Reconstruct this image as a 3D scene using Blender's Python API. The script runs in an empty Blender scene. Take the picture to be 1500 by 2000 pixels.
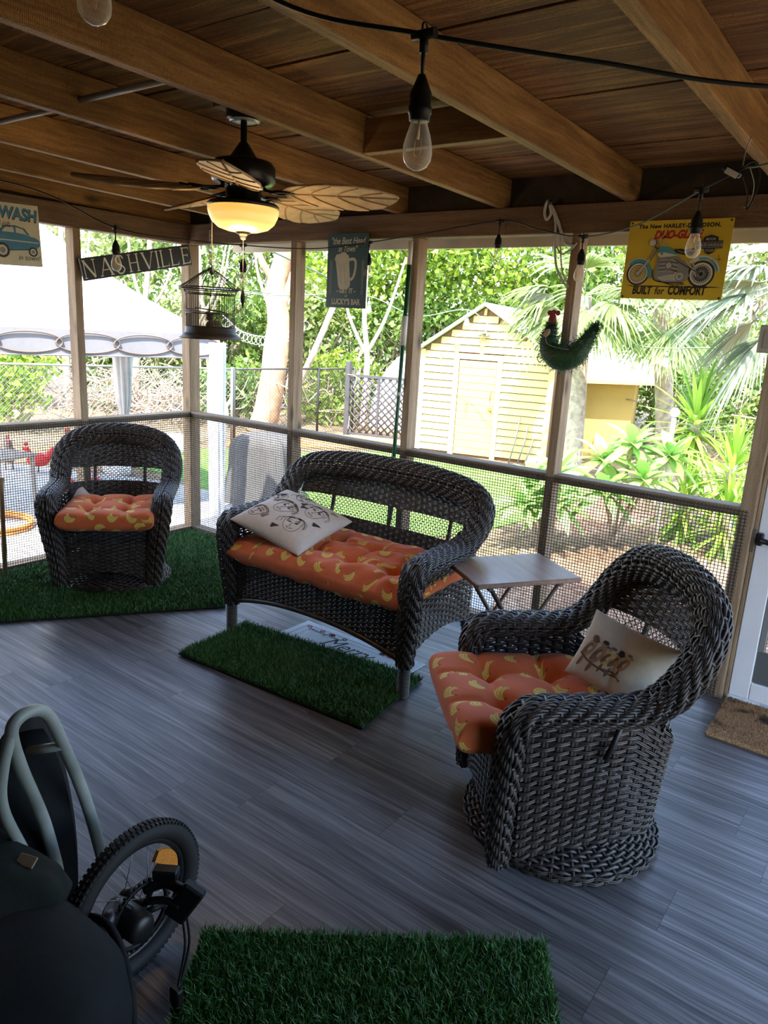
import bpy, math, random
import numpy as np
from mathutils import Vector, Matrix
C = bpy.context.scene.collection
SC = bpy.context.scene
rnd = random.Random(7)
RG = np.random.default_rng(11)
PI = math.pi

# ------------------------------------------------------------------ camera
cam_d = bpy.data.cameras.new('camera'); cam = bpy.data.objects.new('camera', cam_d); C.objects.link(cam)
cam_d.sensor_fit = 'VERTICAL'; cam_d.sensor_height = 36.0; cam_d.lens = 1429.956/2000*36
cam_d.clip_start = 0.02; cam_d.clip_end = 500
_R = ((0.79687355,0.60167994,0.05453249),(0.19056369,-0.1646732,-0.96776455),(-0.57330448,0.78157788,-0.24588207))
_m = Matrix.Identity(4)
for i in range(3):
    _m[i][0] = _R[0][i]; _m[i][1] = -_R[1][i]; _m[i][2] = -_R[2][i]
_m[0][3], _m[1][3], _m[2][3] = 4.35497, -3.55855, 1.6
cam.matrix_world = _m
SC.camera = cam

# ------------------------------------------------------------------ sky, sun, exposure
W = bpy.data.worlds.new('world'); SC.world = W; W.use_nodes = True
_nt = W.node_tree; _sky = _nt.nodes.new('ShaderNodeTexSky'); _sky.sky_type = 'NISHITA'; _sky.sun_disc = False
_sky.sun_elevation = math.radians(60); _sky.sun_rotation = math.radians(200); _sky.altitude = 10; _sky.dust_density = 2.0
_bg = _nt.nodes['Background']; _bg.inputs[1].default_value = 0.30
_nt.links.new(_sky.outputs[0], _bg.inputs[0])
sl = bpy.data.lights.new('sun', 'SUN'); sun = bpy.data.objects.new('sun', sl); C.objects.link(sun)
sl.energy = 3.4; sl.angle = 0.012; sl.color = (1.0, 0.94, 0.84)
sun.rotation_euler = Vector((-0.20, 0.46, -0.86)).to_track_quat('-Z', 'Y').to_euler()
SC.view_settings.view_transform = 'Standard'; SC.view_settings.look = 'None'
SC.view_settings.gamma = 1.0; SC.view_settings.use_curve_mapping = False
SC.view_settings.exposure = 2.38
SC.cycles.max_bounces = 10; SC.cycles.diffuse_bounces = 6; SC.cycles.glossy_bounces = 3
SC.cycles.transparent_max_bounces = 16; SC.cycles.sample_clamp_indirect = 6.0
SC.cycles.caustics_reflective = False; SC.cycles.caustics_refractive = False

# ------------------------------------------------------------------ mesh builder
def nrm(v):
    v = np.asarray(v, float); return v/np.maximum(np.linalg.norm(v, axis=-1, keepdims=True), 1e-12)

class MB:
    def __init__(s): s.V = []; s.F = []; s.n = 0; s.uv = []; s.hasuv = False
    def add(s, V, F, mat=0, smooth=True, uv=None):
        V = np.asarray(V, float).reshape(-1, 3)
        if isinstance(F, np.ndarray): s.F.append((F+s.n, mat, smooth))
        else:
            by = {}
            for f in F: by.setdefault(len(f), []).append(f)
            for k in by: s.F.append((np.array(by[k], int)+s.n, mat, smooth))
        s.V.append(V); s.n += len(V)
        if uv is None: s.uv.append(np.zeros((len(V), 2)))
        else: s.uv.append(np.asarray(uv, float)); s.hasuv = True
        return s
    def box(s, lo, hi, mat=0, M=None, b=0.0):
        lo = np.array(lo, float); hi = np.array(hi, float)
        c = (lo+hi)/2; h = (hi-lo)/2; b = min(b, h.min()*0.9)
        if b <= 0:
            V = np.array([[x, y, z] for x in (-1, 1) for y in (-1, 1) for z in (-1, 1)])*h+c
            F = [(0,1,3,2),(4,6,7,5),(0,4,5,1),(2,3,7,6),(0,2,6,4),(1,5,7,3)]
        else:
            V = []; ix = {}
            for sg in [(x,y,z) for x in (-1,1) for y in (-1,1) for z in (-1,1)]:
                for a in range(3):
                    p = np.array(sg)*(h-b); p[a] = sg[a]*h[a]; ix[(sg, a)] = len(V); V.append(p+c)
            F = []
            for a in range(3):
                o = [(a+1) % 3, (a+2) % 3]
                for sa in (-1, 1):
                    q = []
                    for s1, s2 in ((-1,-1),(1,-1),(1,1),(-1,1)):
                        g = [0,0,0]; g[a] = sa; g[o[0]] = s1; g[o[1]] = s2; q.append(ix[(tuple(g), a)])
                    F.append(tuple(q if sa > 0 else q[::-1]))
                for s1 in (-1, 1):
                    for s2 in (-1, 1):
                        g0 = [0,0,0]; g0[o[0]] = s1; g0[o[1]] = s2; g1 = list(g0); g0[a] = -1; g1[a] = 1
                        q = [ix[(tuple(g0), o[0])], ix[(tuple(g1), o[0])], ix[(tuple(g1), o[1])], ix[(tuple(g0), o[1])]]
                        F.append(tuple(q if s1*s2 < 0 else q[::-1]))
            for sg in [(x,y,z) for x in (-1,1) for y in (-1,1) for z in (-1,1)]:
                q = [ix[(sg, 0)], ix[(sg, 1)], ix[(sg, 2)]]
                F.append(tuple(q if sg[0]*sg[1]*sg[2] > 0 else q[::-1]))
            V = np.array(V)
        if M is not None: V = tf(V, M)
        return s.add(V, F, mat, False)
    def tube(s, P, r, n=8, mat=0, cap=True, up=None, flat=1.0):
        P = np.asarray(P, float); k = len(P); r = np.broadcast_to(np.asarray(r, float), (k,))
        T = nrm(np.gradient(P, axis=0))
        a = np.array(up if up is not None else (0, 0, 1.0), float)
        if abs(np.dot(a, T[0])) > 0.95: a = np.array((1.0, 0.1, 0)) if up is None else a+np.array((.3,.2,.1))
        N = np.zeros_like(P); x = a-np.dot(a, T[0])*T[0]; N[0] = x/np.linalg.norm(x)
        for i in range(1, k):
            x = N[i-1]-np.dot(N[i-1], T[i])*T[i]; N[i] = x/max(np.linalg.norm(x), 1e-9)
        B = np.cross(T, N)
        th = np.arange(n)*2*PI/n
        V = P[:, None]+r[:, None, None]*(np.cos(th)[None, :, None]*B[:, None]+flat*np.sin(th)[None, :, None]*N[:, None])
        i = np.arange(k-1)[:, None]*n; j = np.arange(n)[None]; j2 = (j+1) % n
        F = np.stack([i+j, i+j2, i+n+j2, i+n+j], -1).reshape(-1, 4)
        V = V.reshape(-1, 3); s.add(V, F, mat)
        if cap and n > 2:
            s.F.append((np.array([list(range(n))[::-1]])+s.n-len(V), mat, False))
            s.F.append((np.array([list(range(n))])+s.n-n, mat, False))
        return s
    def lathe(s, prof, n=24, c=(0,0,0), mat=0, M=None, sx=1, sy=1):
        prof = np.asarray(prof, float); k = len(prof); th = np.arange(n)*2*PI/n
        V = np.stack([prof[:, 0][:, None]*np.cos(th)*sx, prof[:, 0][:, None]*np.sin(th)*sy, np.repeat(prof[:, 1][:, None], n, 1)], -1).reshape(-1, 3)
        i = np.arange(k-1)[:, None]*n; j = np.arange(n)[None]; j2 = (j+1) % n
        F = np.stack([i+j, i+j2, i+n+j2, i+n+j], -1).reshape(-1, 4)
        if M is not None: V = tf(V, M)
        return s.add(V+np.array(c), F, mat)
    def ball(s, c, r, n=16, m=10, mat=0, M=None):
        a = np.linspace(-PI/2, PI/2, m); r = np.broadcast_to(np.asarray(r, float), (3,))
        return s.lathe(np.stack([np.maximum(np.cos(a), 1e-4), np.sin(a)], 1), n, (0,0,0), mat, Matrix.Translation(c) @ (M.to_4x4() if M is not None else Matrix.Identity(4)) @ Matrix.Diagonal((*r, 1)))
    def prism(s, poly, z0, z1, mat=0, M=None, smooth=False):
        n = len(poly); V = np.array([(x, y, z0) for x, y in poly]+[(x, y, z1) for x, y in poly], float)
        F = [tuple(range(n))[::-1], tuple(range(n, 2*n))]+[(i, (i+1) % n, n+(i+1) % n, n+i) for i in range(n)]
        if M is not None: V = tf(V, M)
        return s.add(V, F, mat, smooth)
    def grid(s, X, mat=0, smooth=True, uv=None):
        k, n = X.shape[:2]; i = np.arange(k-1)[:, None]*n; j = np.arange(n-1)[None]
        F = np.stack([i+j, i+j+1, i+n+j+1, i+n+j], -1).reshape(-1, 4)
        return s.add(X.reshape(-1, 3), F, mat, smooth, None if uv is None else uv.reshape(-1, 2))
    def strips(s, C0, Wv, Nv, w, t, mat=0, prof=None):
        """many ribbons: centre lines (r,k,3), width dirs, normals"""
        if prof is None: prof = [(-.5,0),(-.34,.5),(-.12,.45),(0,.1),(.12,.45),(.34,.5),(.5,0),(0,-.5)]
        prof = np.array(prof); m = len(prof); r, k = C0.shape[:2]
        w = np.broadcast_to(np.asarray(w, float), (r, k))
        V = C0[:, :, None]+(prof[:, 0]*w[..., None])[..., None]*Wv[:, :, None]+(prof[:, 1]*t)[None, None, :, None]*Nv[:, :, None]
        a = (np.arange(r)[:, None, None]*k+np.arange(k-1)[None, :, None])*m; j = np.arange(m)[None, None]; j2 = (j+1) % m
        F = np.stack([a+j, a+m+j, a+m+j2, a+j2], -1).reshape(-1, 4)
        return s.add(V.reshape(-1, 3), F, mat)
    def weave(s, S, nu, nv, w=None, t=.006, amp=.004, ws=.014, samp=4, cover=.92, mat=0, stakes=True, phase=0, twill=False, prof=None):
        """S(u,v) arrays -> points. Strands run along u, stakes along v."""
        def frame(u, v):
            e = 1e-3; u0 = np.clip(u-e, 0, 1); u1 = np.clip(u+e, 0, 1); v0 = np.clip(v-e, 0, 1); v1 = np.clip(v+e, 0, 1)
            P = S(u, v); du = nrm(S(u1, v)-S(u0, v)); dvr = S(u, v1)-S(u, v0)
            ln = np.linalg.norm(dvr, axis=-1)/(v1-v0); dv = nrm(dvr); return P, du, dv, nrm(np.cross(du, dv)), ln
        u = np.linspace(0, 1, nu*samp+1)[None, :].repeat(nv, 0); v = ((np.arange(nv)+.5)/nv)[:, None].repeat(u.shape[1], 1)
        P, du, dv, N, ln = frame(u, v)
        ph = np.arange(nv)[:, None]*(PI/2 if twill else PI)
        off = amp*np.sin(PI*u*nu+ph+phase)
        wd = w if w is not None else cover*ln/nv
        s.strips(P+N*off[..., None], dv, N, wd, t, mat, prof)
        if stakes:
            k = max(5, nv//2); v = np.linspace(0, 1, k)[None].repeat(nu, 0); u = ((np.arange(nu)+.5)/nu)[:, None].repeat(k, 1)
            P, du, dv, N, ln = frame(u, v)
            s.strips(P, du, N, ws, t*.7, mat)
        return s
    def build(s, name, mats, parent=None, loc=None, rot=None, label=None):
        me = bpy.data.meshes.new(name)
        V = np.concatenate(s.V) if s.V else np.zeros((0, 3))
        li = []; ls = []; mi = []; sm = []; o = 0
        for F, m, smo in s.F:
            k = F.shape[1]; li.append(F.reshape(-1)); ls.append(o+np.arange(len(F))*k); o += F.size
            mi.append(np.full(len(F), m)); sm.append(np.full(len(F), smo))
        li = np.concatenate(li); ls = np.concatenate(ls); mi = np.concatenate(mi); sm = np.concatenate(sm)
        me.vertices.add(len(V)); me.vertices.foreach_set('co', V.ravel().astype(np.float32))
        me.loops.add(len(li)); me.loops.foreach_set('vertex_index', li.astype(np.int32))
        me.polygons.add(len(ls)); me.polygons.foreach_set('loop_start', ls.astype(np.int32))
        me.polygons.foreach_set('material_index', mi.astype(np.int32)); me.polygons.foreach_set('use_smooth', sm.astype(bool))
        if s.hasuv:
            U = np.concatenate(s.uv)[li]; me.uv_layers.new(name='UVMap').data.foreach_set('uv', U.ravel().astype(np.float32))
        me.update(calc_edges=True); me.validate()
        for m in (mats if isinstance(mats, (list, tuple)) else [mats]): me.materials.append(m)
        ob = bpy.data.objects.new(name, me); C.objects.link(ob)
        if parent is not None: ob.parent = parent
        if loc is not None: ob.location = loc
        if rot is not None: ob.rotation_euler = rot
        if label: ob['label'] = label
        return ob

def tf(V, M):
    A = np.array(M.to_4x4()); V = np.asarray(V, float); return V @ A[:3, :3].T + A[:3, 3]
def cr(P, n):
    """catmull-rom through P, n samples per span"""
    P = np.asarray(P, float); Q = np.vstack([2*P[0]-P[1], P, 2*P[-1]-P[-2]]); out = []
    for i in range(1, len(Q)-2):
        t = np.linspace(0, 1, n, endpoint=False)[:, None]; a, b, c, d = Q[i-1], Q[i], Q[i+1], Q[i+2]
        out.append(.5*(2*b+(c-a)*t+(2*a-5*b+4*c-d)*t*t+(3*b-a-3*c+d)*t**3))
    return np.vstack(out+[P[-1:]])
def interp(P, u):
    """points at fractions u of polyline length"""
    d = np.concatenate([[0], np.cumsum(np.linalg.norm(np.diff(P, axis=0), axis=1))]); d /= d[-1]
    return np.stack([np.interp(u, d, P[:, i]) for i in range(P.shape[1])], -1)
def tag(o, label=None, cat=None, group=None, kind=None):
    if label: o['label'] = label
    if cat: o['category'] = cat
    if group: o['group'] = group
    if kind: o['kind'] = kind
    return o
def thing(name, label, cat, loc=(0,0,0), rz=0.0, group=None, rot=None):
    o = bpy.data.objects.new(name, None); C.objects.link(o); o.location = loc; o.rotation_euler = rot if rot else (0, 0, rz)
    o.empty_display_size = .1
    return tag(o, label, cat, group)
def dup(root, loc, rz=None, label=None):
    r = root.copy(); C.objects.link(r); r.location = loc
    if rz is not None: r.rotation_euler = (0, 0, rz)
    if label: r['label'] = label
    for ch in list(root.children):
        c = ch.copy(); C.objects.link(c); c.parent = r
        for g in ch.children:
            d = g.copy(); C.objects.link(d); d.parent = c
    return r
def text2d(body, size=1.0, shear=0.0, bold=0.0, align='CENTER', spacing=1.0):
    cu = bpy.data.curves.new('t', 'FONT'); cu.body = body; cu.size = size; cu.shear = shear; cu.offset = bold
    cu.align_x = align; cu.space_character = spacing; cu.resolution_u = 4
    ob = bpy.data.objects.new('t', cu); C.objects.link(ob); dg = bpy.context.evaluated_depsgraph_get()
    me = ob.evaluated_get(dg).to_mesh()
    V = np.array([v.co[:] for v in me.vertices]); F = [tuple(p.vertices) for p in me.polygons]
    bpy.data.objects.remove(ob); bpy.data.curves.remove(cu)
    return V, F

# ------------------------------------------------------------------ materials
def lin(h):
    h = h.lstrip('#'); c = [int(h[i:i+2], 16)/255 for i in (0, 2, 4)]
    return tuple(x/12.92 if x <= .04045 else ((x+.055)/1.055)**2.4 for x in c)+(1.0,)
def newmat(name):
    m = bpy.data.materials.new(name); m.use_nodes = True; t = m.node_tree
    return m, t, t.nodes['Principled BSDF']
def N(t, typ, props=None, **ins):
    n = t.nodes.new('ShaderNode'+typ)
    for k, v in (props or {}).items(): setattr(n, k, v)
    for k, v in ins.items():
        key = int(k[1:]) if k[0] == 'i' and k[1:].isdigit() else k.replace('_', ' ')
        if hasattr(v, 'is_output'): t.links.new(v, n.inputs[key])
        else: n.inputs[key].default_value = v
    return n
def ramp(t, fac, stops):
    r = N(t, 'ValToRGB'); e = r.color_ramp.elements
    while len(e) < len(stops): e.new(.5)
    for k, (p, c) in enumerate(stops): e[k].position = p; e[k].color = c if len(c) == 4 else (*c, 1)
    t.links.new(fac, r.inputs[0]); return r.outputs[0]
def mth(t, op, a, b=0.0): return N(t, 'Math', {'operation': op}, i0=a, i1=b).outputs[0]
def mixc(t, fac, a, b, mode='MIX'):
    n = N(t, 'Mix', {'data_type': 'RGBA', 'blend_type': mode})
    for i, v in ((0, fac), (6, a), (7, b)):
        if hasattr(v, 'is_output'): t.links.new(v, n.inputs[i])
        else: n.inputs[i].default_value = v
    return n.outputs[2]
def mat(name, col, rough=.6, metal=0.0, var=0.0, scale=20.0, bump=0.0, bscale=80.0, emit=None, es=0.0, spec=.5, sheen=0.0):
    m, t, b = newmat(name); col = col if len(col) == 4 else (*col, 1)
    b.inputs['Base Color'].default_value = col; b.inputs['Roughness'].default_value = rough; b.inputs['Metallic'].default_value = metal
    b.inputs['Specular IOR Level'].default_value = spec
    if sheen: b.inputs['Sheen Weight'].default_value = sheen
    if var or bump: co = N(t, 'TexCoord').outputs['Object']
    if var:
        n = N(t, 'TexNoise', Vector=co, Scale=scale, Detail=5.0)
        c2 = tuple(x*(1-var) for x in col[:3])+(1,); c3 = tuple(min(1, x*(1+var)) for x in col[:3])+(1,)
        t.links.new(ramp(t, n.outputs[0], [(.3, c2), (.7, c3)]), b.inputs['Base Color'])
    if bump:
        n = N(t, 'TexNoise', Vector=co, Scale=bscale, Detail=4.0)
        t.links.new(N(t, 'Bump', Strength=bump, Distance=.01, Height=n.outputs[0]).outputs[0], b.inputs['Normal'])
    if emit: b.inputs['Emission Color'].default_value = emit; b.inputs['Emission Strength'].default_value = es
    return m
def wood(name, dark, mid, light, axis=0, rough=.75, bump=.35, knots=True, saw=0.0):
    m, t, b = newmat(name); co = N(t, 'TexCoord').outputs['Object']; rn = N(t, 'ObjectInfo').outputs['Random']
    sc = [17.0, 17.0, 17.0]; sc[axis] = .8
    off = N(t, 'CombineXYZ', i0=mth(t, 'MULTIPLY', rn, 37.0), i1=mth(t, 'MULTIPLY', rn, 91.0), i2=mth(t, 'MULTIPLY', rn, 53.0)).outputs[0]
    v0 = N(t, 'VectorMath', {'operation': 'ADD'}, i0=co, i1=off).outputs[0]
    wob = N(t, 'TexNoise', Vector=v0, Scale=2.5, Detail=2.0).outputs['Color']
    v1 = N(t, 'VectorMath', {'operation': 'MULTIPLY_ADD'}, i0=wob, i1=(.045, .045, .045), i2=v0).outputs[0]
    mp = N(t, 'Mapping', Vector=v1, Scale=sc).outputs[0]
    n1 = N(t, 'TexNoise', Vector=mp, Scale=1.6, Detail=8.0, Roughness=.65).outputs[0]
    s2 = [70.0]*3; s2[axis] = 3.0
    n2 = N(t, 'TexNoise', Vector=N(t, 'Mapping', Vector=v1, Scale=s2).outputs[0], Scale=1.5, Detail=6.0, Roughness=.7).outputs[0]
    n3 = N(t, 'TexNoise', Vector=v0, Scale=150.0, Detail=3.0, Roughness=.7).outputs[0]
    big = N(t, 'TexNoise', Vector=v0, Scale=1.7, Detail=3.0).outputs[0]
    f = mth(t, 'ADD', mth(t, 'ADD', mth(t, 'MULTIPLY', n1, .40), mth(t, 'ADD', mth(t, 'MULTIPLY', n2, .28), mth(t, 'MULTIPLY', n3, .17))), mth(t, 'MULTIPLY', big, .25))
    col = ramp(t, f, [(.38, dark), (.54, mid), (.70, light)])
    h = mth(t, 'ADD', mth(t, 'ADD', mth(t, 'MULTIPLY', n2, .6), mth(t, 'MULTIPLY', n3, .45)), mth(t, 'MULTIPLY', n1, .7))
    if knots:
        ks = [6.0]*3; ks[axis] = 2.6
        vo = N(t, 'TexVoronoi', Vector=N(t, 'Mapping', Vector=v0, Scale=ks).outputs[0], Scale=1.0).outputs['Distance']
        k = ramp(t, vo, [(.05, (1,1,1,1)), (.19, (0,0,0,1))])
        col = mixc(t, mth(t, 'MULTIPLY', k, .8), col, tuple(x*.35 for x in dark[:3])+(1,))
    if saw:
        ss = [0.0]*3; ss[axis] = 1.0
        w = N(t, 'TexWave', {'bands_direction': 'XYZ'[axis]}, Vector=v1, Scale=60.0, Distortion=6.0, Detail=2.0).outputs[0]
        h = mth(t, 'ADD', h, mth(t, 'MULTIPLY', w, saw))
    t.links.new(col, b.inputs['Base Color']); b.inputs['Roughness'].default_value = rough
    t.links.new(N(t, 'Bump', Strength=bump, Distance=.006, Height=h).outputs[0], b.inputs['Normal'])
    return m
def leafmat(name, c1, c2, c3, trans=.4, rough=.5):
    m, t, b = newmat(name); r = N(t, 'NewGeometry').outputs['Random Per Island']
    col = ramp(t, r, [(0.0, c1), (.5, c2), (1.0, c3)]); t.links.new(col, b.inputs['Base Color']); b.inputs['Roughness'].default_value = rough
    tr = N(t, 'BsdfTranslucent', Color=col); mx = N(t, 'MixShader', Fac=trans)
    t.links.new(b.outputs[0], mx.inputs[1]); t.links.new(tr.outputs[0], mx.inputs[2])
    t.links.new(mx.outputs[0], t.nodes['Material Output'].inputs[0]); return m
def glassmat(name, tint=(1,1,1,1), op=.12):
    m, t, b = newmat(name); b.inputs['Base Color'].default_value = tint; b.inputs['Roughness'].default_value = .03
    lw = N(t, 'LayerWeight', Blend=.35); tr = N(t, 'BsdfTransparent', Color=tint); mx = N(t, 'MixShader')
    t.links.new(mth(t, 'ADD', mth(t, 'MULTIPLY', lw.outputs['Facing'], .55), op), mx.inputs[0])
    t.links.new(tr.outputs[0], mx.inputs[1]); t.links.new(b.outputs[0], mx.inputs[2])
    t.links.new(mx.outputs[0], t.nodes['Material Output'].inputs[0]); return m
# ================================================================== THE PORCH
w_joist_y = wood('joist_wood', (.075,.033,.009), (.225,.112,.030), (.48,.28,.09), 1, .72, .7, True, .2)
w_joist_x = wood('block_wood', (.105,.050,.018), (.25,.130,.045), (.42,.245,.098), 0, .72, .5)
w_deck = wood('ceiling_board_wood', (.030,.011,.004), (.145,.065,.019), (.48,.26,.09), 0, .8, .9)
w_head_x = wood('header_wood_back', (.05,.026,.012), (.125,.07,.033), (.24,.145,.075), 0, .8, .5, False, .25)
w_head_y = wood('header_wood_left', (.05,.026,.012), (.125,.07,.033), (.24,.145,.075), 1, .8, .5, False, .25)
w_post = wood('post_wood', (.10,.062,.034), (.26,.175,.10), (.44,.32,.20), 2, .82, .5, True)
w_rail_x = wood('rail_wood_back', (.09,.062,.038), (.22,.16,.10), (.38,.30,.21), 0, .85, .5, False)
w_rail_y = wood('rail_wood_left', (.09,.062,.038), (.22,.16,.10), (.38,.30,.21), 1, .85, .5, False)

def floor_mat():
    m, t, b = newmat('grey_vinyl_planks'); co = N(t, 'TexCoord').outputs['Object']
    sp = N(t, 'SeparateXYZ', Vector=co); y = mth(t, 'ADD', sp.outputs[1], .089)
    row = mth(t, 'FLOOR', mth(t, 'DIVIDE', y, .2)); fy = mth(t, 'FRACT', mth(t, 'DIVIDE', y, .2))
    rr = N(t, 'TexWhiteNoise', {'noise_dimensions': '1D'}, W=row).outputs['Value']
    x = mth(t, 'ADD', mth(t, 'DIVIDE', sp.outputs[0], 1.22), mth(t, 'MULTIPLY', rr, 3.0))
    ci = mth(t, 'FLOOR', x); fx = mth(t, 'FRACT', x)
    idv = N(t, 'CombineXYZ', i0=row, i1=ci).outputs[0]
    pr = N(t, 'TexWhiteNoise', {'noise_dimensions': '2D'}, Vector=idv); pv = pr.outputs['Value']
    shift = N(t, 'VectorMath', {'operation': 'SCALE'}, i0=pr.outputs['Color'], Scale=40.0).outputs[0]
    v = N(t, 'VectorMath', {'operation': 'ADD'}, i0=co, i1=shift).outputs[0]
    wob = N(t, 'TexNoise', Vector=N(t, 'Mapping', Vector=v, Scale=(1.3, 5.0, 1)).outputs[0], Scale=1.3, Detail=2.0).outputs['Color']
    v1 = N(t, 'VectorMath', {'operation': 'MULTIPLY_ADD'}, i0=wob, i1=(.0, .045, .0), i2=v).outputs[0]
    g1 = N(t, 'TexNoise', Vector=N(t, 'Mapping', Vector=v1, Scale=(1.6, 85, 1)).outputs[0], Scale=1.0, Detail=6.0, Roughness=.6).outputs[0]
    g2 = N(t, 'TexNoise', Vector=N(t, 'Mapping', Vector=v1, Scale=(1.0, 17, 1)).outputs[0], Scale=1.0, Detail=4.0).outputs[0]
    g3 = N(t, 'TexNoise', Vector=N(t, 'Mapping', Vector=v1, Scale=(7, 260, 1)).outputs[0], Scale=1.0, Detail=3.0).outputs[0]
    f = mth(t, 'ADD', mth(t, 'ADD', mth(t, 'MULTIPLY', g1, .5), mth(t, 'MULTIPLY', g2, .4)), mth(t, 'MULTIPLY', g3, .22))
    f = mth(t, 'ADD', f, mth(t, 'MULTIPLY', mth(t, 'SUBTRACT', pv, .5), .06))
    col = ramp(t, f, [(.43, (.030,.027,.027,1)), (.53, (.085,.079,.078,1)), (.63, (.170,.159,.156,1)), (.74, (.28,.265,.26,1))])
    e = mth(t, 'MINIMUM', mth(t, 'MINIMUM', mth(t, 'MULTIPLY', fy, .2), mth(t, 'MULTIPLY', mth(t, 'SUBTRACT', 1.0, fy), .2)),
            mth(t, 'MINIMUM', mth(t, 'MULTIPLY', fx, 1.22), mth(t, 'MULTIPLY', mth(t, 'SUBTRACT', 1.0, fx), 1.22)))
    seam = mth(t, 'LESS_THAN', e, .0012)
    col = mixc(t, mth(t, 'MULTIPLY', seam, .6), col, (.01,.01,.01,1))
    t.links.new(col, b.inputs['Base Color'])
    t.links.new(mth(t, 'ADD', .36, mth(t, 'MULTIPLY', mth(t, 'SUBTRACT', .6, f), .5)), b.inputs['Roughness'])
    t.links.new(N(t, 'Bump', Strength=.22, Distance=.004, Height=f).outputs[0], b.inputs['Normal']); return m

m_plaster = mat('house_wall_paint', (.15,.13,.11), .9, var=.1, scale=3)
m_white_paint = mat('white_door_paint', (.74,.74,.76), .4, var=.06, scale=6)
m_black_metal = mat('black_metal', (.012,.012,.013), .42)
m_black_plastic = mat('black_plastic', (.007,.007,.007), .5, spec=.3)
m_rubber = mat('black_rubber', (.012,.012,.012), .75)
m_grey_metal = mat('grey_metal', (.30,.31,.31), .45, .6)
m_wire = mat('hardware_cloth_wire', (.045,.042,.040), .6, .2)
m_cream = mat('cream_fascia_paint', (.62,.55,.42), .8, var=.1, scale=4)

fl = MB().box((-.10, -4.75, -.12), (5.4, .02, 0)).build('floor', floor_mat()); tag(fl, kind='structure', label='grey wood-look plank floor of the porch')
slab = MB().box((-.14, -4.8, -.48), (5.45, .05, -.121)).build('floor_slab', mat('concrete', (.34,.33,.31), .9, var=.2)); tag(slab, kind='structure')

# ceiling: boards across, on sloping joists
ANG = -.018
deck = MB(); y = .62; k = 0
while y > -4.9:
    deck.box((-.7, y-.311, .142+.003*(k % 2)), (5.7, y, .165), b=.0015); y -= .320; k += 1
deck = deck.build('ceiling', w_deck, loc=(0, -.105+.0, 2.205), rot=(ANG, 0, 0)); tag(deck, kind='structure', label='dark board ceiling of the porch')
rf = MB().box((-.8, -5, .168), (5.8, .72, .20)).build('roof', mat('roof_felt', (.03,.025,.02), .9), loc=(0, 0, 2.205), rot=(ANG, 0, 0)); tag(rf, kind='structure')
for X in (-.075, .53, 1.13, 1.79, 2.425, 3.08, 3.72, 4.36, 5.0):
    o = MB().box((-.021, -4.75, 0), (.021, .40, .141), b=.003).build('joist', w_joist_y, parent=deck, loc=(X, .105, 0))
for (xa, xb, yy) in ((2.446, 3.059, -1.20),):
    MB().box((xa, -.019, 0), (xb, .019, .12), b=.002).build('blocking', w_joist_x, parent=deck, loc=(0, yy+.105, .002))
MB().box((2.06, -.07, 0), (2.20, .07, .04), b=.002).build('fan_block', w_joist_x, parent=deck, loc=(0, -1.55+.105, .101))

# back wall -----------------------------------------------------------------
wb = thing('wall_back', None, None); wb['kind'] = 'structure'; wb['label'] = 'screened back wall of the porch'
MB().box((-.09, -.09, 2.075), (4.955, .0, 2.205), b=.004).build('header', w_head_x, wb)
MB().box((-.09, .001, 2.082), (5.3, .035, 2.205), b=.003).build('header', w_head_x, wb)
MB().box((-.09, -.03, 2.206), (5.3, .0, 2.36)).build('frieze_board', mat('dark_frieze', (.035,.026,.018), .9, var=.3), wb)
POSTX = (1.027, 1.944, 2.870)
for xr in POSTX: MB().box((xr-.046, -.09, .04), (xr, 0, 2.075), b=.003).build('post', w_post, wb)
MB().box((3.752, -.09, .0), (3.815, 0, 2.075), b=.003).build('post', w_post, wb)
MB().box((3.816, -.05, .0), (3.832, 0, 2.075), b=.002).build('door_stop', w_post, wb)
MB().box((-.09, -.09, 0), (.0, 0, 2.075), b=.004).build('corner_post', w_post, wb)
MB().box((4.86, -.09, 0), (4.95, 0, 2.074), b=.003).build('post', w_post, wb)
xs = [0]+[x for x in POSTX]+[3.752]
for i in range(4):
    a = xs[i]+.0005; b = xs[i+1]-(.0465 if i < 3 else .0005)
    MB().box((a, -.089, .872), (b, -.001, .9135), b=.003).build('rail', w_rail_x, wb)
    MB().box((a-.0 , -.089, 0), (b, -.001, .04), b=.003).build('sill', w_rail_x, wb)
MB().box((-.1, .40, 2.075), (5.5, .43, 2.30)).build('fascia_board', m_cream, wb)
def cloth(x0, x1, z0, z1, p=.0155, r=.0017):
    m = MB(); xsx = np.arange(x0, x1, p); zs = np.arange(z0, z1, p)
    for x in xsx:
        ph = rnd.random()*.0006
        m.tube([(x+ph, 0, z0), (x+ph*.4, .0, z1)], r, 4, cap=False)
    for z in zs: m.tube([(x0, .0012, z), (x1, .0012, z)], r, 4, cap=False)
    return m
cloth(-.0, 3.79, .012, .905).build('wire_mesh', m_wire, wb, loc=(0, -.094, 0))

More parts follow.
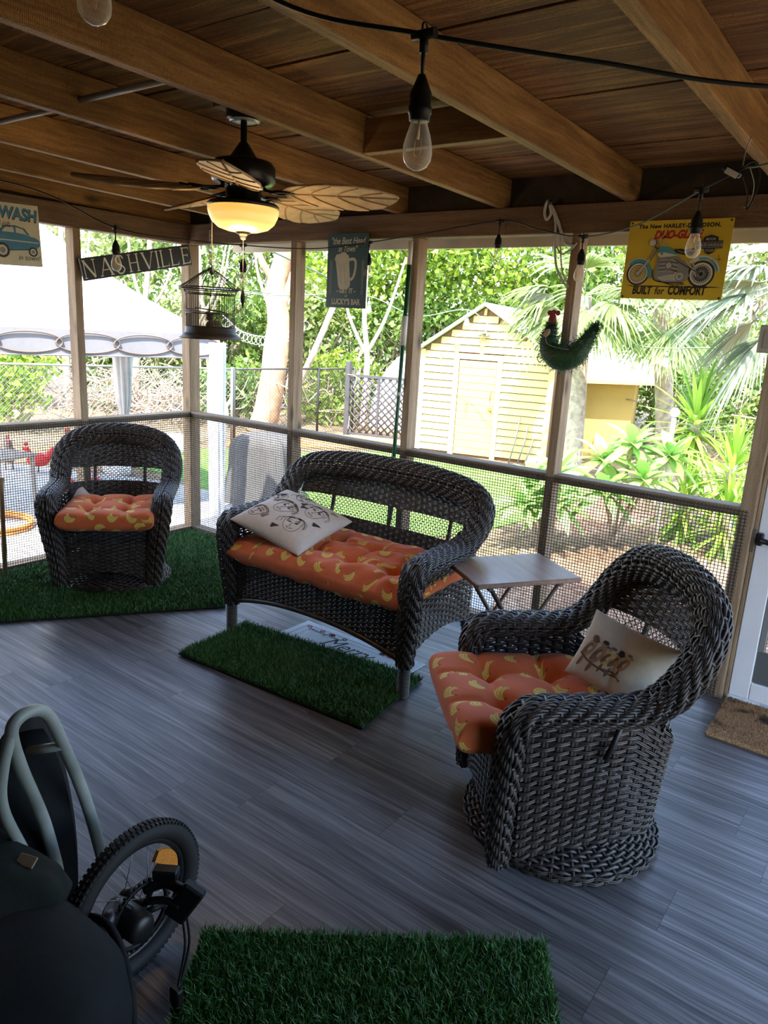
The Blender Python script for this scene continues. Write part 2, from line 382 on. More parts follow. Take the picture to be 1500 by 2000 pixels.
# left wall ------------------------------------------------------------------
wl = thing('wall_left', None, None); wl['kind'] = 'structure'; wl['label'] = 'screened left wall of the porch'
MB().box((-.09, -4.7, 2.075), (.0, -.091, 2.203), b=.004).build('header', w_head_y, wl)
MB().box((-.125, -4.7, 2.082), (-.091, -.0, 2.203), b=.004).build('header', w_head_y, wl)
ys = [-.09, -.905, -1.82]
MB().box((-.12, -4.75, 0), (-.005, -1.872, 2.44)).build('shading_wall_panel', m_plaster, wl)  # unseen solid stretch, added to darken the lower left foreground
for i, yb in enumerate(ys[1:]):
    MB().box((-.09, yb-.05, .04), (0, yb, 2.075), b=.003).build('post', w_post, wl)
    a = ys[i]-(.05 if i else 0)-.0005
    MB().box((-.089, yb+.0005, .872), (-.001, a, .9135), b=.003).build('rail', w_rail_y, wl)
    MB().box((-.089, yb+.0005, 0), (-.001, a, .04), b=.003).build('sill', w_rail_y, wl)
cloth(0, 1.77, .012, .905).build('wire_mesh', m_wire, wl, loc=(.004, -.094, 0), rot=(0, 0, -PI/2))
MB().box((-.125, -4.7, 2.2035), (-.1, .0, 2.46)).build('frieze_board', mat('dark_frieze_left', (.05,.035,.022), .9, var=.3), wl)
# house wall behind the camera, then the guessed right wall
wf = MB().box((-.14, -4.83, 0), (5.45, -4.76, 2.6)).build('wall_front', m_plaster); tag(wf, kind='structure')
wr = thing('wall_right', None, None); wr['kind'] = 'structure'; wr['label'] = 'unseen right wall of the porch, openings set to shape the light'  # guessed wall out of view, placed and opened to light the porch
MB().box((4.96, -4.75, 2.075), (5.05, -.0, 2.203), b=.004).build('header', w_head_y, wr); MB().box((4.96, -4.75, 2.2035), (4.98, .0, 2.46)).build('frieze_board', m_plaster, wr)
MB().box((4.96, -4.75, 0), (5.05, -2.5, 2.074)).build('shading_wall_panel', m_plaster, wr)  # unseen solid stretch, added to cut light from the camera side
for yb in (-.10, -.95, -1.75): MB().box((4.96, yb-.05, 0), (5.05, yb, 2.074), b=.003).build('post', w_post, wr)
MB().box((4.97, -2.499, .872), (5.04, -1.801, .9135), b=.003).build('rail', w_rail_y, wr); MB().box((4.97, -1.749, .872), (5.04, -1.001, .9135), b=.003).build('rail', w_rail_y, wr); MB().box((4.97, -.949, .872), (5.04, -.151, .9135), b=.003).build('rail', w_rail_y, wr)

# door on the right ------------------------------------------------------------
d = thing('door_1', 'white-framed screen door with grey kick panel at the right edge', None, (3.834, -.03, .02)); d['kind'] = 'structure'
def fr(name, lo, hi, m=m_white_paint, b=.004): return MB().box(lo, hi, b=b).build(name, m, d)
fr('stile', (0, -.02, .0), (.085, .02, 2.03)); fr('stile', (.90, -.02, 0), (.985, .02, 2.03))
fr('bottom_rail', (.086, -.02, 0), (.899, .02, .085)); fr('top_rail', (.086, -.02, 1.95), (.899, .02, 2.03))
fr('kick_panel', (.086, -.008, .086), (.899, .006, .24), mat('dark_grey_panel', (.10,.105,.10), .5))
fr('mid_bar', (.086, -.014, .66), (.899, .012, .70), mat('grey_bar', (.16,.165,.16), .5))
fr('side_bar', (.086, -.014, .24), (.115, .012, 1.95), mat('grey_bar_side', (.2,.2,.19), .5))
s = cloth(.1, .9, .24, 1.95, .0155, .0012).build('wire_mesh', m_wire, d, loc=(0, 0, 0))
q = MB(); q.box((-.028, -.045, .70), (.0, -.021, .80), b=.004); q.build('latch_bracket', mat('weathered_bracket', (.12,.09,.06), .8), d)
q = MB(); q.box((.003, -.055, .735), (.03, -.021, .79), b=.006); q.tube([(.02, -.06, .762), (.11, -.066, .755)], .012, 10); q.build('latch_handle', m_black_metal, d)
# ================================================================== WICKER FURNITURE
def wicker_mat():
    m, t, b = newmat('dark_brown_wicker'); co = N(t, 'TexCoord').outputs['Object']
    n = N(t, 'TexNoise', Vector=co, Scale=35.0, Detail=3.0).outputs[0]; big = N(t, 'TexNoise', Vector=co, Scale=5.0, Detail=2.0).outputs[0]
    f = mth(t, 'ADD', mth(t, 'MULTIPLY', n, .6), mth(t, 'MULTIPLY', big, .4))
    t.links.new(ramp(t, f, [(.35, (.018,.014,.012,1)), (.5, (.040,.033,.028,1)), (.66, (.075,.062,.052,1))]), b.inputs['Base Color'])
    b.inputs['Roughness'].default_value = .40; b.inputs['Specular IOR Level'].default_value = .55
    t.links.new(N(t, 'Bump', Strength=.12, Distance=.002, Height=n).outputs[0], b.inputs['Normal']); return m
m_wick = wicker_mat()
m_wrap = mat('grey_wrapped_cane', (.10,.095,.09), .5, var=.2, scale=40)

def roll_surface(P, wa, wb, arch_z):
    """woven roll round the path P; wa half width (radial in xz), wb half depth"""
    P = np.asarray(P, float); d = np.concatenate([[0], np.cumsum(np.linalg.norm(np.diff(P, axis=0), axis=1))]); d /= d[-1]
    T = nrm(np.gradient(P, axis=0))
    rad = np.stack([P[:, 0], np.zeros(len(P)), np.maximum(P[:, 2]-arch_z, 0)], -1)
    sx = np.where(P[:, 2] < arch_z, 1.0, 0.0)
    sg = np.sign(P[:, 0]+1e-9)
    A = nrm(rad); A[P[:, 2] < arch_z] = 0; A[:, 0] += np.where(P[:, 2] < arch_z, sg, 0)
    for _ in range(6):
        A[1:-1] = (A[:-2]+A[1:-1]+A[2:])/3
    A = nrm(A-(A*T).sum(-1, keepdims=True)*T); B = np.cross(T, A)
    WA = np.interp(d, np.linspace(0, 1, len(wa)), wa); WB = np.interp(d, np.linspace(0, 1, len(wb)), wb)
    def S(u, v):
        sh = u.shape; u = u.ravel(); ph = v.ravel()*2*PI
        g = lambda Q: np.stack([np.interp(u, d, Q[:, i]) for i in range(3)], -1)
        c = np.cos(ph); s = np.sin(ph)
        cx = np.sign(c)*np.abs(c)**.75; sy = np.sign(s)*np.abs(s)**.75
        p = g(P)+nrm(g(A))*(np.interp(u, d, WA)*cx)[:, None]+nrm(g(B))*(np.interp(u, d, WB)*sy)[:, None]
        return p.reshape(*sh, 3)
    L = np.linalg.norm(np.diff(P, axis=0), axis=1).sum()
    return S, L, P
def roll(name, root, P, wa, wb, az, strand=.0125):
    S, L, P = roll_surface(P, wa, wb, az)
    per = 4.2*(np.mean(wa)+np.mean(wb)); m = MB()
    m.weave(S, max(4, int(L/.026)), int(per/strand), t=.006, amp=.0042, ws=.012, samp=3, cover=1.16, twill=True)
    return m.build(name, m_wick, root)
def plan_surface(half, zb, zt, shrink):
    """U-shaped skirt. half: plan points front->back for +x side"""
    h = cr(np.array([(x, y, 0) for x, y in half]), 10)
    full = np.vstack([h, (h*np.array([-1, 1, 1]))[::-1][1:]])
    def S(u, v):
        sh = u.shape; u_ = u.ravel(); v_ = v.ravel(); p = interp(full, u_)
        k = np.abs(u_-.5)*2
        z0 = zb(k); z1 = zt(k); z = z0+(z1-z0)*v_
        f = shrink(z); return np.stack([p[:, 0]*f, p[:, 1]*f, z], -1).reshape(*sh, 3)
    L = np.linalg.norm(np.diff(full, axis=0), axis=1).sum(); return S, L
def make_wicker(root, sw):
    if sw:
        path = [(.255,-.275,.045),(.272,-.285,.25),(.298,-.288,.43),(.310,-.28,.53),(.312,-.235,.575),(.312,-.10,.583),(.315,.05,.588),(.322,.13,.622),(.325,.185,.685),(.310,.235,.765),(.250,.275,.835),(.14,.295,.875),(0,.30,.888)]
        az = .67; cut = 7; wa0 = [.038,.050,.055,.055,.054]; wb0 = [.032,.036,.036,.034]; half_in = .285; zc, hz = .665, .180
    else:
        path = [(.545,-.31,.15),(.558,-.325,.38),(.567,-.33,.53),(.57,-.30,.60),(.572,-.15,.615),(.578,.02,.622),(.590,.10,.652),(.600,.17,.71),(.580,.225,.78),(.49,.265,.835),(.25,.29,.866),(0,.295,.872)]
        az = .70; cut = 6; wa0 = [.035,.05,.06,.06]; wb0 = [.032,.04,.04,.036]; half_in = .555; zc, hz = .68, .165
    sub = 12
    for s in (1, -1):
        P = cr(np.array(path)*np.array([s, 1, 1]), sub)[:cut*sub+4]
        roll('arm', root, P, wa0, wb0, az)
    H = cr(np.array(path), sub); up = H[cut*sub-2:]
    arch = np.vstack([up, (up*np.array([-1, 1, 1]))[::-1][1:]])
    roll('back_rim', root, arch, [.055,.062,.062,.062,.055], [.036,.040,.040,.040,.036], az)
    by = lambda z: .245+.10*(z-.42)/.45
    def xa(z):
        q = np.clip((z-zc)/hz, 0, 1); return half_in*(1-q**2.6)**(1/2.6)+.004
    curv = .11 if sw else .09
    wid = .30 if sw else .58
    def panel(z0, z1):
        def S(u, v):
            z = z0+(z1-z0)*v; x = xa(z)*(2*u-1); return np.stack([x, by(z)-curv*np.abs(x/wid)**(2.2 if sw else 3.5), z], -1)
        return S
    zl0, zl1 = (.575, .665) if sw else (.575, .672); ztop = zc+hz*.985
    nu = int(2*half_in/.034)
    m = MB(); m.weave(panel(zl1, ztop), nu, int((ztop-zl1)/.0145), t=.006, amp=.0036, ws=.018, samp=4, cover=1.0); m.build('back_panel', m_wick, root)
    m = MB(); m.weave(panel(.40, zl0), nu, int((zl0-.40)/.0145), t=.006, amp=.0036, ws=.019, samp=4, cover=1.02); m.build('lower_back_panel', m_wick, root)
    # open lattice band
    m = MB(); S = panel(zl0-.004, zl1+.004); n = int(2*half_in/.024); h = (zl1-zl0)
    for i in range(-3, n+3):
        for sg in (1, -1):
            a = (i+.5)/n; t = np.linspace(0, 1, 6); u = a+sg*(t-.5)*h/(2*half_in)*1.1
            if u.min() < 0 or u.max() > 1: continue
            P = S(u, t); P[:, 1] += .0015*sg; m.tube(P, .0016, 5, cap=False)
    m.build('lattice_band', m_wick, root)
    xs_ = (-.15, .15) if sw else (-.38, -.0, .38)
    for x in xs_:
        m = MB(); z = np.linspace(.38, zl1+.12, 8); m.tube(np.stack([np.full(8, x), by(z)-curv*abs(x/wid)**(2.2 if sw else 3.5)+.016, z], -1), .011, 8); m.build('back_post', m_wick, root)
    # skirt
    if sw:
        half = [(.300,-.25),(.308,-.06),(.300,.10),(.250,.215),(.13,.268),(0,.28)]
        S, L = plan_surface(half, lambda k: .135-.085*np.clip((k-.45)/.55,0,1)**2, lambda k: .44+.135*np.clip((k-.30)/.25, 0, 1), lambda z: .90+.10*np.clip((z-.05)/.42, 0, 1))
        m = MB(); m.weave(S, int(L/.042), 31, t=.0065, amp=.005, ws=.022, samp=5, cover=.92); m.build('side_panel', m_wick, root)
        def Sf(u, v):
            x = (2*u-1)*.262; zb = .055+.075*(1-(2*u-1)**2); z = zb+(.40-zb)*v; return np.stack([x*(.88+.12*np.clip((z-.05)/.35, 0, 1)), -.275-.02*(1-(2*u-1)**2)+0*z, z], -1)
        m = MB(); m.weave(Sf, 15, 24, t=.006, amp=.0042, ws=.018, samp=4, cover=.92); m.build('front_apron', m_wick, root)
        m = MB(); m.box((-.262,-.26,.365), (.262,.14,.385), b=.004); m.build('seat_deck', m_wick, root)
        # round base
        def Sd(u, v):
            r = .10+.215*v; z = .080-.052*v**1.6; a = u*2*PI; return np.stack([r*np.cos(a), r*np.sin(a), z], -1)
        m = MB(); m.weave(Sd, 58, 15, t=.007, amp=.005, ws=.011, samp=4, cover=.9)
        def Se(u, v):
            a = u*2*PI; r = .318+.002*v; return np.stack([r*np.cos(a), r*np.sin(a), .002+.030*v], -1)
        m.weave(Se, 58, 2, t=.007, amp=.004, ws=.012, samp=4, cover=.95)
        m.build('round_base', m_wick, root)
        MB().tube([(.318,.03,.565),(.335,-.0,.49),(.33,-.015,.44)], .0085, 8).build('lever', m_black_metal, root)
        m = MB(); m.lathe([(.001,.004),(.306,.004),(.306,.012),(.10,.066),(.12,.12),(.001,.12)], 40); m.lathe([(.10,.10),(.10,.364)], 24); m.build('swivel_pedestal', m_black_metal, root)
    else:
        def Sf(u, v):
            k = 2*u-1; x = k*(.545+.012*v); zb = .165+.085*(1-np.abs(k)**2.2); z = zb+(.42-zb)*v; return np.stack([x, -.315-.02*(1-k**2)+0*z, z], -1)
        m = MB(); m.weave(Sf, 36, 17, t=.006, amp=.0040, ws=.018, samp=4, cover=.98)
        u = np.linspace(0, 1, 60); P = Sf(u, u*0); m.tube(P, .013, 8, cap=False); P2 = Sf(u, u*0+1); m.tube(P2, .012, 8)
        m.build('front_apron', m_wick, root)
        for s in (1, -1):
            def Ss(u, v, s=s):
                y = -.31+.55*u; zb = .18+.02*u+.06*np.sin(PI*u); z = zb+(.60-zb)*v; return np.stack([s*(.555+.02*(z-.2))+0*y, y, z], -1)
            m = MB(); m.weave(Ss, 15, 26, t=.006, amp=.0045, ws=.013, samp=4, cover=.9); m.build('side_panel', m_wick, root)
            m = MB(); k = 15
            P = [(s*.545,-.31,.19),(s*.546,-.312,.10),(s*.548,-.315,.03),(s*.548,-.315,.0)]
            P = cr(P, 8); m.tube(P, np.interp(np.linspace(0,1,len(P)),[0,.6,1],[.027,.024,.021]), 12)
            for z in np.arange(.012, .17, .0085): m.tube([(s*.547+.0255*math.cos(a), -.3135+.0255*math.sin(a), z) for a in np.linspace(0, 2*PI, 13)], .004, 5, cap=False)
            m.build('leg', m_wrap, root, label='front leg wrapped in grey cane')
            m = MB(); P = cr([(s*.49,.20,.40),(s*.50,.27,.22),(s*.505,.36,.0)], 8); m.tube(P, .019, 10)
            for i in np.linspace(2, len(P)-2, 26).astype(int): m.tube(P[i]+np.array([(.021*math.cos(a), .021*math.sin(a), 0) for a in np.linspace(0, 2*PI, 11)]), .0035, 5, cap=False)
            m.build('leg', m_wick, root, label='rear leg splayed backwards')
        m = MB(); m.box((-.54,-.30,.385), (.54,.26,.405), b=.004); m.build('seat_deck', m_wick, root)
    return root

chairR = thing('swivel_chair', 'wicker swivel chair on round base at right, bird pillow on its seat', 'chair', (3.59, -1.41, 0), math.radians(-48.7))
make_wicker(chairR, True)
chairL = dup(chairR, (.535, -1.095, .022), math.radians(47), 'wicker swivel chair on the green turf in the left corner')
chairL.scale = (1.0,.95,.95)
love = thing('loveseat', 'dark wicker two-seat sofa under the beer mug sign', 'sofa', (2.15, -.79, 0), math.radians(1.3))
make_wicker(love, False)

# ------------------------------------------------------------------ cushions
def banana_mat():
    m, t, b = newmat('orange_banana_fabric'); uv = N(t, 'UVMap').outputs[0]
    SCL = 9.4
    vo = N(t, 'TexVoronoi', {'voronoi_dimensions': '2D'}, Vector=uv, Scale=SCL, Randomness=.55)
    sc = N(t, 'VectorMath', {'operation': 'SCALE'}, i0=uv, Scale=SCL).outputs[0]
    posn = N(t, 'VectorMath', {'operation': 'SCALE'}, i0=vo.outputs['Position'], Scale=1.0).outputs[0]
    uvp = N(t, 'VectorMath', {'operation': 'SUBTRACT'}, i0=uv, i1=posn).outputs[0]
    loc = N(t, 'VectorMath', {'operation': 'SCALE'}, i0=uvp, Scale=1.0).outputs[0]
    ang = mth(t, 'SUBTRACT', mth(t, 'MULTIPLY', N(t, 'SeparateColor', i0=vo.outputs['Color']).outputs[0], 2.2), 1.1)
    rot = N(t, 'VectorRotate', {'rotation_type': 'Z_AXIS'}, Vector=loc, Angle=ang).outputs[0]
    def dist(cx, cy): return N(t, 'VectorMath', {'operation': 'DISTANCE'}, i0=rot, i1=(cx, cy, 0)).outputs['Value']
    def cres(c1, r1, c2, r2):
        a = mth(t, 'LESS_THAN', dist(*c1), r1); k = mth(t, 'GREATER_THAN', dist(*c2), r2); return mth(t, 'MULTIPLY', a, k)
    U = .0275
    a1 = cres((0, 0), U, (.004, .018), U*1.02); a2 = cres((.004, .010), U*.92, (.012, .027), U*1.02)
    out = mth(t, 'MAXIMUM', cres((0, -.001), U*1.06, (.004, .020), U*1.0), cres((.004, .010), U*.97, (.012, .029), U*1.0))
    line = mth(t, 'MAXIMUM', cres((.001, .002), U*.86, (.002, .0045), U*.86), cres((.004, .012), U*.80, (.006, .015), U*.80))
    n = N(t, 'TexNoise', Vector=uv, Scale=9.0, Detail=3.0).outputs[0]
    base = ramp(t, n, [(.3, (.62,.125,.030,1)), (.7, (.74,.165,.045,1))])
    col = mixc(t, out, base, (.62,.36,.045,1)); col = mixc(t, mth(t, 'MAXIMUM', a1, 0.0), col, (.86,.62,.13,1))
    col = mixc(t, mth(t, 'MULTIPLY', a2, 1.0), col, (.84,.60,.14,1)); col = mixc(t, mth(t, 'MULTIPLY', line, .75), col, (.45,.24,.02,1))
    dot = mth(t, 'MAXIMUM', mth(t, 'LESS_THAN', dist(.026, .008), .0032), mth(t, 'LESS_THAN', dist(-.025, .005), .0028))
    col = mixc(t, dot, col, (.05,.02,.01,1))
    t.links.new(col, b.inputs['Base Color']); b.inputs['Roughness'].default_value = .85; b.inputs['Sheen Weight'].default_value = .15
    wv = N(t, 'TexNoise', Vector=uv, Scale=700.0, Detail=1.0).outputs[0]
    t.links.new(N(t, 'Bump', Strength=.12, Distance=.001, Height=wv).outputs[0], b.inputs['Normal']); return m
m_ban = banana_mat()
def cushion_surf(sx, sy, h, tufts=(), p=5.0, crease=True, seed=0, wr=.0, pinch=0.0, bend=None, lines=()):
    r = np.random.default_rng(seed); fr = r.uniform(-1, 1, (10, 2))*14; ph = r.uniform(0, 6, 10)
    def top(u, v, side=1):
        e = np.maximum((1-np.abs(u)**p)*(1-np.abs(v)**p), 0)**(.5 if p < 4 else .36)
        x = u*sx/2*(1-pinch*(1-v*v)); y = v*sy/2*(1-pinch*(1-u*u)); z = side*h/2*e
        if side > 0:
            d = np.zeros_like(u)
            for tx, ty in tufts: d += .62*np.exp(-((x-tx)**2+(y-ty)**2)/(2*.028**2))+.18*np.exp(-((x-tx)**2+(y-ty)**2)/(2*.075**2))
            for (ax, ay, bx, by) in lines:
                L2 = (bx-ax)**2+(by-ay)**2; k = np.clip(((x-ax)*(bx-ax)+(y-ay)*(by-ay))/L2, 0, 1)
                dd = (x-ax-k*(bx-ax))**2+(y-ay-k*(by-ay))**2; d += .20*np.exp(-dd/(2*.009**2))+.12*np.exp(-dd/(2*.03**2))
            z = z-h*.36*d*e
        w = sum(np.sin(a*u*sx/2*4+b*v*sy/2*4+c) for (a, b), c in zip(fr, ph))/10
        z = z+wr*h*w*(.3+.7*e)
        P = np.stack([x, y, z], -1)
        return bend(P) if bend else P
    return top
def cushion_mesh(top, n=64, m=None, uvs=1.0, mat=0):
    m = m or MB(); t = np.linspace(-1, 1, n); g = np.sin(t*PI/2); u, v = np.meshgrid(g, g, indexing='ij')
    for side in (1, -1):
        X = top(u, v, side)
        dx = np.linalg.norm(np.diff(X, axis=0), axis=-1); dy = np.linalg.norm(np.diff(X, axis=1), axis=-1)
        ux = np.concatenate([np.zeros((1, n)), np.cumsum(dx, 0)]); ux -= ux[n//2]; uy = np.concatenate([np.zeros((n, 1)), np.cumsum(dy, 1)], 1); uy -= uy[:, n//2:n//2+1]
        uv = np.stack([ux, uy], -1)*uvs
        if side < 0: X = X[:, ::-1]; uv = uv[:, ::-1]+7.3
        m.grid(X, mat, True, uv)
    return m
def grid_tufts(nx, ny, sx, sy):
    T = [(sx*((i+1)/(nx+1)-.5)*1.12, sy*((j+1)/(ny+1)-.5)*1.15) for i in range(nx) for j in range(ny)]; L = []
    for i in range(nx):
        for j in range(ny):
            x, y = T[i*ny+j]
            if i+1 < nx: L.append((x, y, *T[(i+1)*ny+j]))
            else: L.append((x, y, sx/2, y))
            if i == 0: L.append((x, y, -sx/2, y))
            if j+1 < ny: L.append((x, y, *T[i*ny+j+1]))
            else: L.append((x, y, x, sy/2))
            if j == 0: L.append((x, y, x, -sy/2))
    return T, L
T, L = grid_tufts(2, 2, .52, .54)
cuR = tag(cushion_mesh(cushion_surf(.52, .54, .12, T, 12, True, 3, .05, -.02, None, L), 90).build('seat_cushion', m_ban), 'orange banana-print cushion under the bird pillow', 'cushion')
cuR.location = Matrix.Rotation(chairR.rotation_euler[2], 4, 'Z') @ Vector((-.01, -.165, .444))+chairR.location; cuR.rotation_euler = (math.radians(-1), 0, math.radians(-48.7+2))
T, L = grid_tufts(2, 2, .50, .50)
cl = thing('seat_cushion', 'orange banana-print cushion on the swivel chair in the left corner', 'cushion', (0, 0, 0))
cushion_mesh(cushion_surf(.50, .50, .125, T, 10, True, 8, .06, -.015, None, L), 80).build('cushion_body', m_ban, cl)
cl.location = Matrix.Rotation(chairL.rotation_euler[2], 4, 'Z') @ Vector((.012, -.12, .440))+chairL.location; cl.scale = (1.04,.98,1); cl.rotation_euler = (0, 0, math.radians(47))
m_white_cloth = mat('white_cloth', (.72,.70,.69), .9, var=.05)
m = MB(); g = cr([(0,0,0),(.012,.012,.03),(.03,.015,.06),(.055,.02,.075)], 6); X = np.stack([g+np.array((-.02,0,0)), g*np.array((1,1,.55))+np.array((.012,-.012,0)), g*np.array((1,1,.2))+np.array((.04,0,0))], 1); m.grid(X); m.grid(X[:, ::-1]+np.array((0,.002,0)))
m.build('care_tag', m_white_cloth, cl, loc=(-.225, .17, .03), label='white tag sticking up at the back corner')
T, L = grid_tufts(4, 2, 1.10, .52)
def bendL(P):
    P = P.copy(); f = np.clip((-P[..., 1]-.17)/.1, 0, 1); P[..., 2] -= .03*f**2; return P
cuL = tag(cushion_mesh(cushion_surf(1.11, .56, .135, T, 6, True, 5, .16, -.005, bendL, L), 120).build('bench_cushion', m_ban), 'long orange banana-print cushion along the wicker loveseat', 'cushion')
cuL.location = (2.165, -.875, .478); cuL.rotation_euler = (math.radians(1), 0, math.radians(1.3))

# ------------------------------------------------------------------ throw pillows
def surf_pt(top, u, v, off=.0012):
    u = np.asarray(u, float); v = np.asarray(v, float); e = 2e-3
    P = top(u, v); n = nrm(np.cross(top(u+e, v)-P, top(u, v+e)-P)); return P+n*off
def pdisc(m, top, c, r, ang, mat, lay=1, n=20, rings=4, shape=None):
    a = np.linspace(0, 2*PI, n+1)[:-1]; rr = np.linspace(0, 1, rings+1)[1:]
    k = np.ones(n) if shape is None else shape(a)
    x = np.concatenate([[0], (rr[:, None]*np.cos(a)*r[0]*k).ravel()]); y = np.concatenate([[0], (rr[:, None]*np.sin(a)*r[1]*k).ravel()])
    u = c[0]+x*math.cos(ang)-y*math.sin(ang); v = c[1]+x*math.sin(ang)+y*math.cos(ang)
    V = surf_pt(top, u, v, .0007*lay); F = [(0, 1+i, 1+(i+1) % n) for i in range(n)]
    for q in range(rings-1): F += [(1+q*n+i, 1+(q+1)*n+i, 1+(q+1)*n+(i+1) % n, 1+q*n+(i+1) % n) for i in range(n)]
    m.add(V, F, mat)
def pline(m, top, pts, r=.0011, mat=1, sm=5):
    P = cr(np.array([(a, b, 0) for a, b in pts]), sm) if len(pts) > 2 else np.array([(a, b, 0) for a, b in pts])
    m.tube(surf_pt(top, P[:, 0], P[:, 1], .0004), r, 4, mat, cap=False)
m_linen = mat('cream_linen', (.66,.60,.49), .95, var=.05, scale=60, bump=.15, bscale=500)
m_linen2 = mat('pinkish_linen', (.64,.57,.49), .95, var=.05, scale=60, bump=.15, bscale=500)
m_ink = mat('black_ink', (.030,.026,.024), .9)
m_ink2 = mat('taupe_ink', (.30,.24,.19), .9)
top = cushion_surf(.305, .235, .11, (), 2.6, False, 4, .05, .07, None, ((-.02, .13, .0, -.13),))
pb = MB(); cushion_mesh(top, 56, pb)
cols = [('bird_tan', (.36,.25,.15)), ('bird_brown', (.20,.12,.07)), ('bird_cream', (.55,.45,.33)), ('bird_yellow', (.62,.45,.13)), ('bird_rust', (.50,.25,.12)), ('bird_dark', (.05,.035,.03))]
bm_ = [m_linen]+[mat(n, c, .95, var=.25, scale=90) for n, c in cols]
pline(pb, top, [(-.86,-.28),(-.6,-.42),(-.3,-.47),(0,-.40),(.2,-.55)], .0035, 2)
pline(pb, top, [(-.35,-.46),(-.1,-.50),(.1,-.47)], .003, 2)
for bx, by, s, cb, ch in ((-.72,-.06,1.0,1,2),(-.46,-.10,1.05,1,1),(-.24,-.08,.85,4,3),(-.06,-.08,.9,3,6),(.14,-.03,.8,5,3)):
    pdisc(pb, top, (bx, by-.02), (.115*s, .30*s), -.25, cb, 1); pdisc(pb, top, (bx-.045*s, by-.05*s), (.06*s, .22*s), -.35, 2, 2)
    pdisc(pb, top, (bx+.06*s, by+.30*s), (.085*s, .11*s), .2, ch, 3); pdisc(pb, top, (bx+.05*s, by+.36*s), (.07*s, .055*s), .2, 6 if ch in (1, 6) else 2, 4)
    pdisc(pb, top, (bx+.15*s, by+.27*s), (.04*s, .015*s), -.1, 6, 4); pdisc(pb, top, (bx+.085*s, by+.32*s), (.012*s, .018*s), 0, 6, 5)
    pdisc(pb, top, (bx-.07*s, by-.44*s), (.035*s, .17*s), -.15, 2, 2)
    pdisc(pb, top, (bx+.02*s, by-.02), (.035*s, .10*s), -.3, 3 if cb != 3 else 4, 3)
bp_ = tag(pb.build('bird_pillow', bm_), 'cream pillow printed with five small birds on a branch', 'pillow')
bp_.location = (3.706, -1.33, .592)
bp_.rotation_euler = (Matrix.Rotation(math.radians(2), 3, 'Z') @ Matrix.Rotation(math.radians(63), 3, 'X') @ Matrix.Rotation(math.radians(-12), 3, 'Z')).to_euler()
top = cushion_surf(.45, .43, .13, (), 2.8, False, 9, .05, .06)
pf = MB(); cushion_mesh(top, 56, pf)
def face(cx, cy, s, ang, hair, rr):
    ca, sa = math.cos(ang), math.sin(ang)
    def q(pts): return [(cx+s*(x*ca-y*sa), cy+s*(x*sa+y*ca)) for x, y in pts]
    pline(pf, top, q([(-.75,.35),(-.72,-.2),(-.45,-.75),(0,-.95),(.45,-.75),(.72,-.2),(.75,.35)]))
    for sx in (-1, 1):
        pline(pf, top, q([(sx*.48,.12),(sx*.30,.22),(sx*.14,.10),(sx*.30,.04),(sx*.48,.12)])); pdisc(pf, top, q([(sx*.3,.12)])[0], (.07*s, .07*s), 0, 1, 1, 8, 2)
        pline(pf, top, q([(sx*.55,.36),(sx*.33,.46),(sx*.1,.36)]))
    pline(pf, top, q([(.02,.1),(-.08,-.25),(-.12,-.34),(.05,-.38)])); pline(pf, top, q([(-.28,-.58),(-.08,-.52),(0,-.55),(.08,-.52),(.28,-.58)])); pline(pf, top, q([(-.28,-.58),(0,-.70),(.28,-.58)]))
    for k in range(hair):
        a = PI*(k+.5)/hair; a2 = a+rr.uniform(-.3, .3); w = rr.uniform(.9, 1.35)
        pline(pf, top, q([(.2*math.cos(a), .75), (.7*math.cos(a)+rr.uniform(-.1,.1), .55+.4*math.sin(a)), (w*math.cos(a2), .3+.5*math.sin(a2)), (w*1.05*math.cos(a2), -.2+.3*math.sin(a2))]))
rr = random.Random(5)
face(-.22,-.02,.31,-.35,14,rr); face(.36,-.45,.29,.2,11,rr); face(.44,.34,.30,-.2,12,rr); face(-.2,.66,.23,.3,9,rr); face(-.62,-.52,.24,-.5,8,rr); face(-.72,.35,.18,.2,6,rr)
for (x, y, a) in ((-.62,.12,.4),(.02,.42,1.2),(.12,.28,.2),(-.35,-.62,.9),(.05,-.75,.3),(.75,-.05,.5),(-.7,.5,.8),(.7,.7,.1)):
    pdisc(pf, top, (x, y), (.10, .06), a, 2 if rr.random() < .6 else 1, 1, 10, 2, lambda q: 1+.35*np.cos(3*q))
pp = tag(pf.build('throw_pillow', [m_linen2, m_ink, m_ink2]), 'cream pillow with black sketched faces on the loveseat', 'pillow')
pp.location = (1.85, -.93, .615); pp.rotation_euler = (Matrix.Rotation(math.radians(2), 3, 'Z') @ Matrix.Rotation(math.radians(12), 3, 'X') @ Matrix.Rotation(math.radians(13), 3, 'Y')).to_euler()

# ------------------------------------------------------------------ tray table
tb = thing('side_table', 'small wooden folding table between loveseat and right swivel chair', 'table', (2.985, -.715, 0), math.radians(-34))
w_table = wood('table_wood', (.12,.065,.04), (.24,.145,.10), (.36,.24,.18), 0, .28, .1, True)
MB().box((-.18, -.25, .568), (.18, .25, .590), b=.004).build('table_top', w_table, tb)
m_leg = wood('table_leg_wood', (.05,.03,.02), (.10,.065,.045), (.16,.11,.08), 2, .5, .2, False)
for s in (-1, 1):
    for k in (-1, 1):
        m = MB(); x = s*(.14 if k > 0 else .118); P = np.array([(x, -k*.20, .0), (x, k*.17, .567)]); m.tube(P, .014, 4, flat=.7); m.build('leg', m_leg, tb)
for y in (-.17, .17): MB().box((-.15, y-.012, .545), (.15, y+.012, .567), b=.002).build('rail', m_leg, tb)
for y in (-.17,): MB().tube([(-.115, .165, .07*1), (.115, .165, .07)], .008, 8).build('stretcher', m_leg, tb)
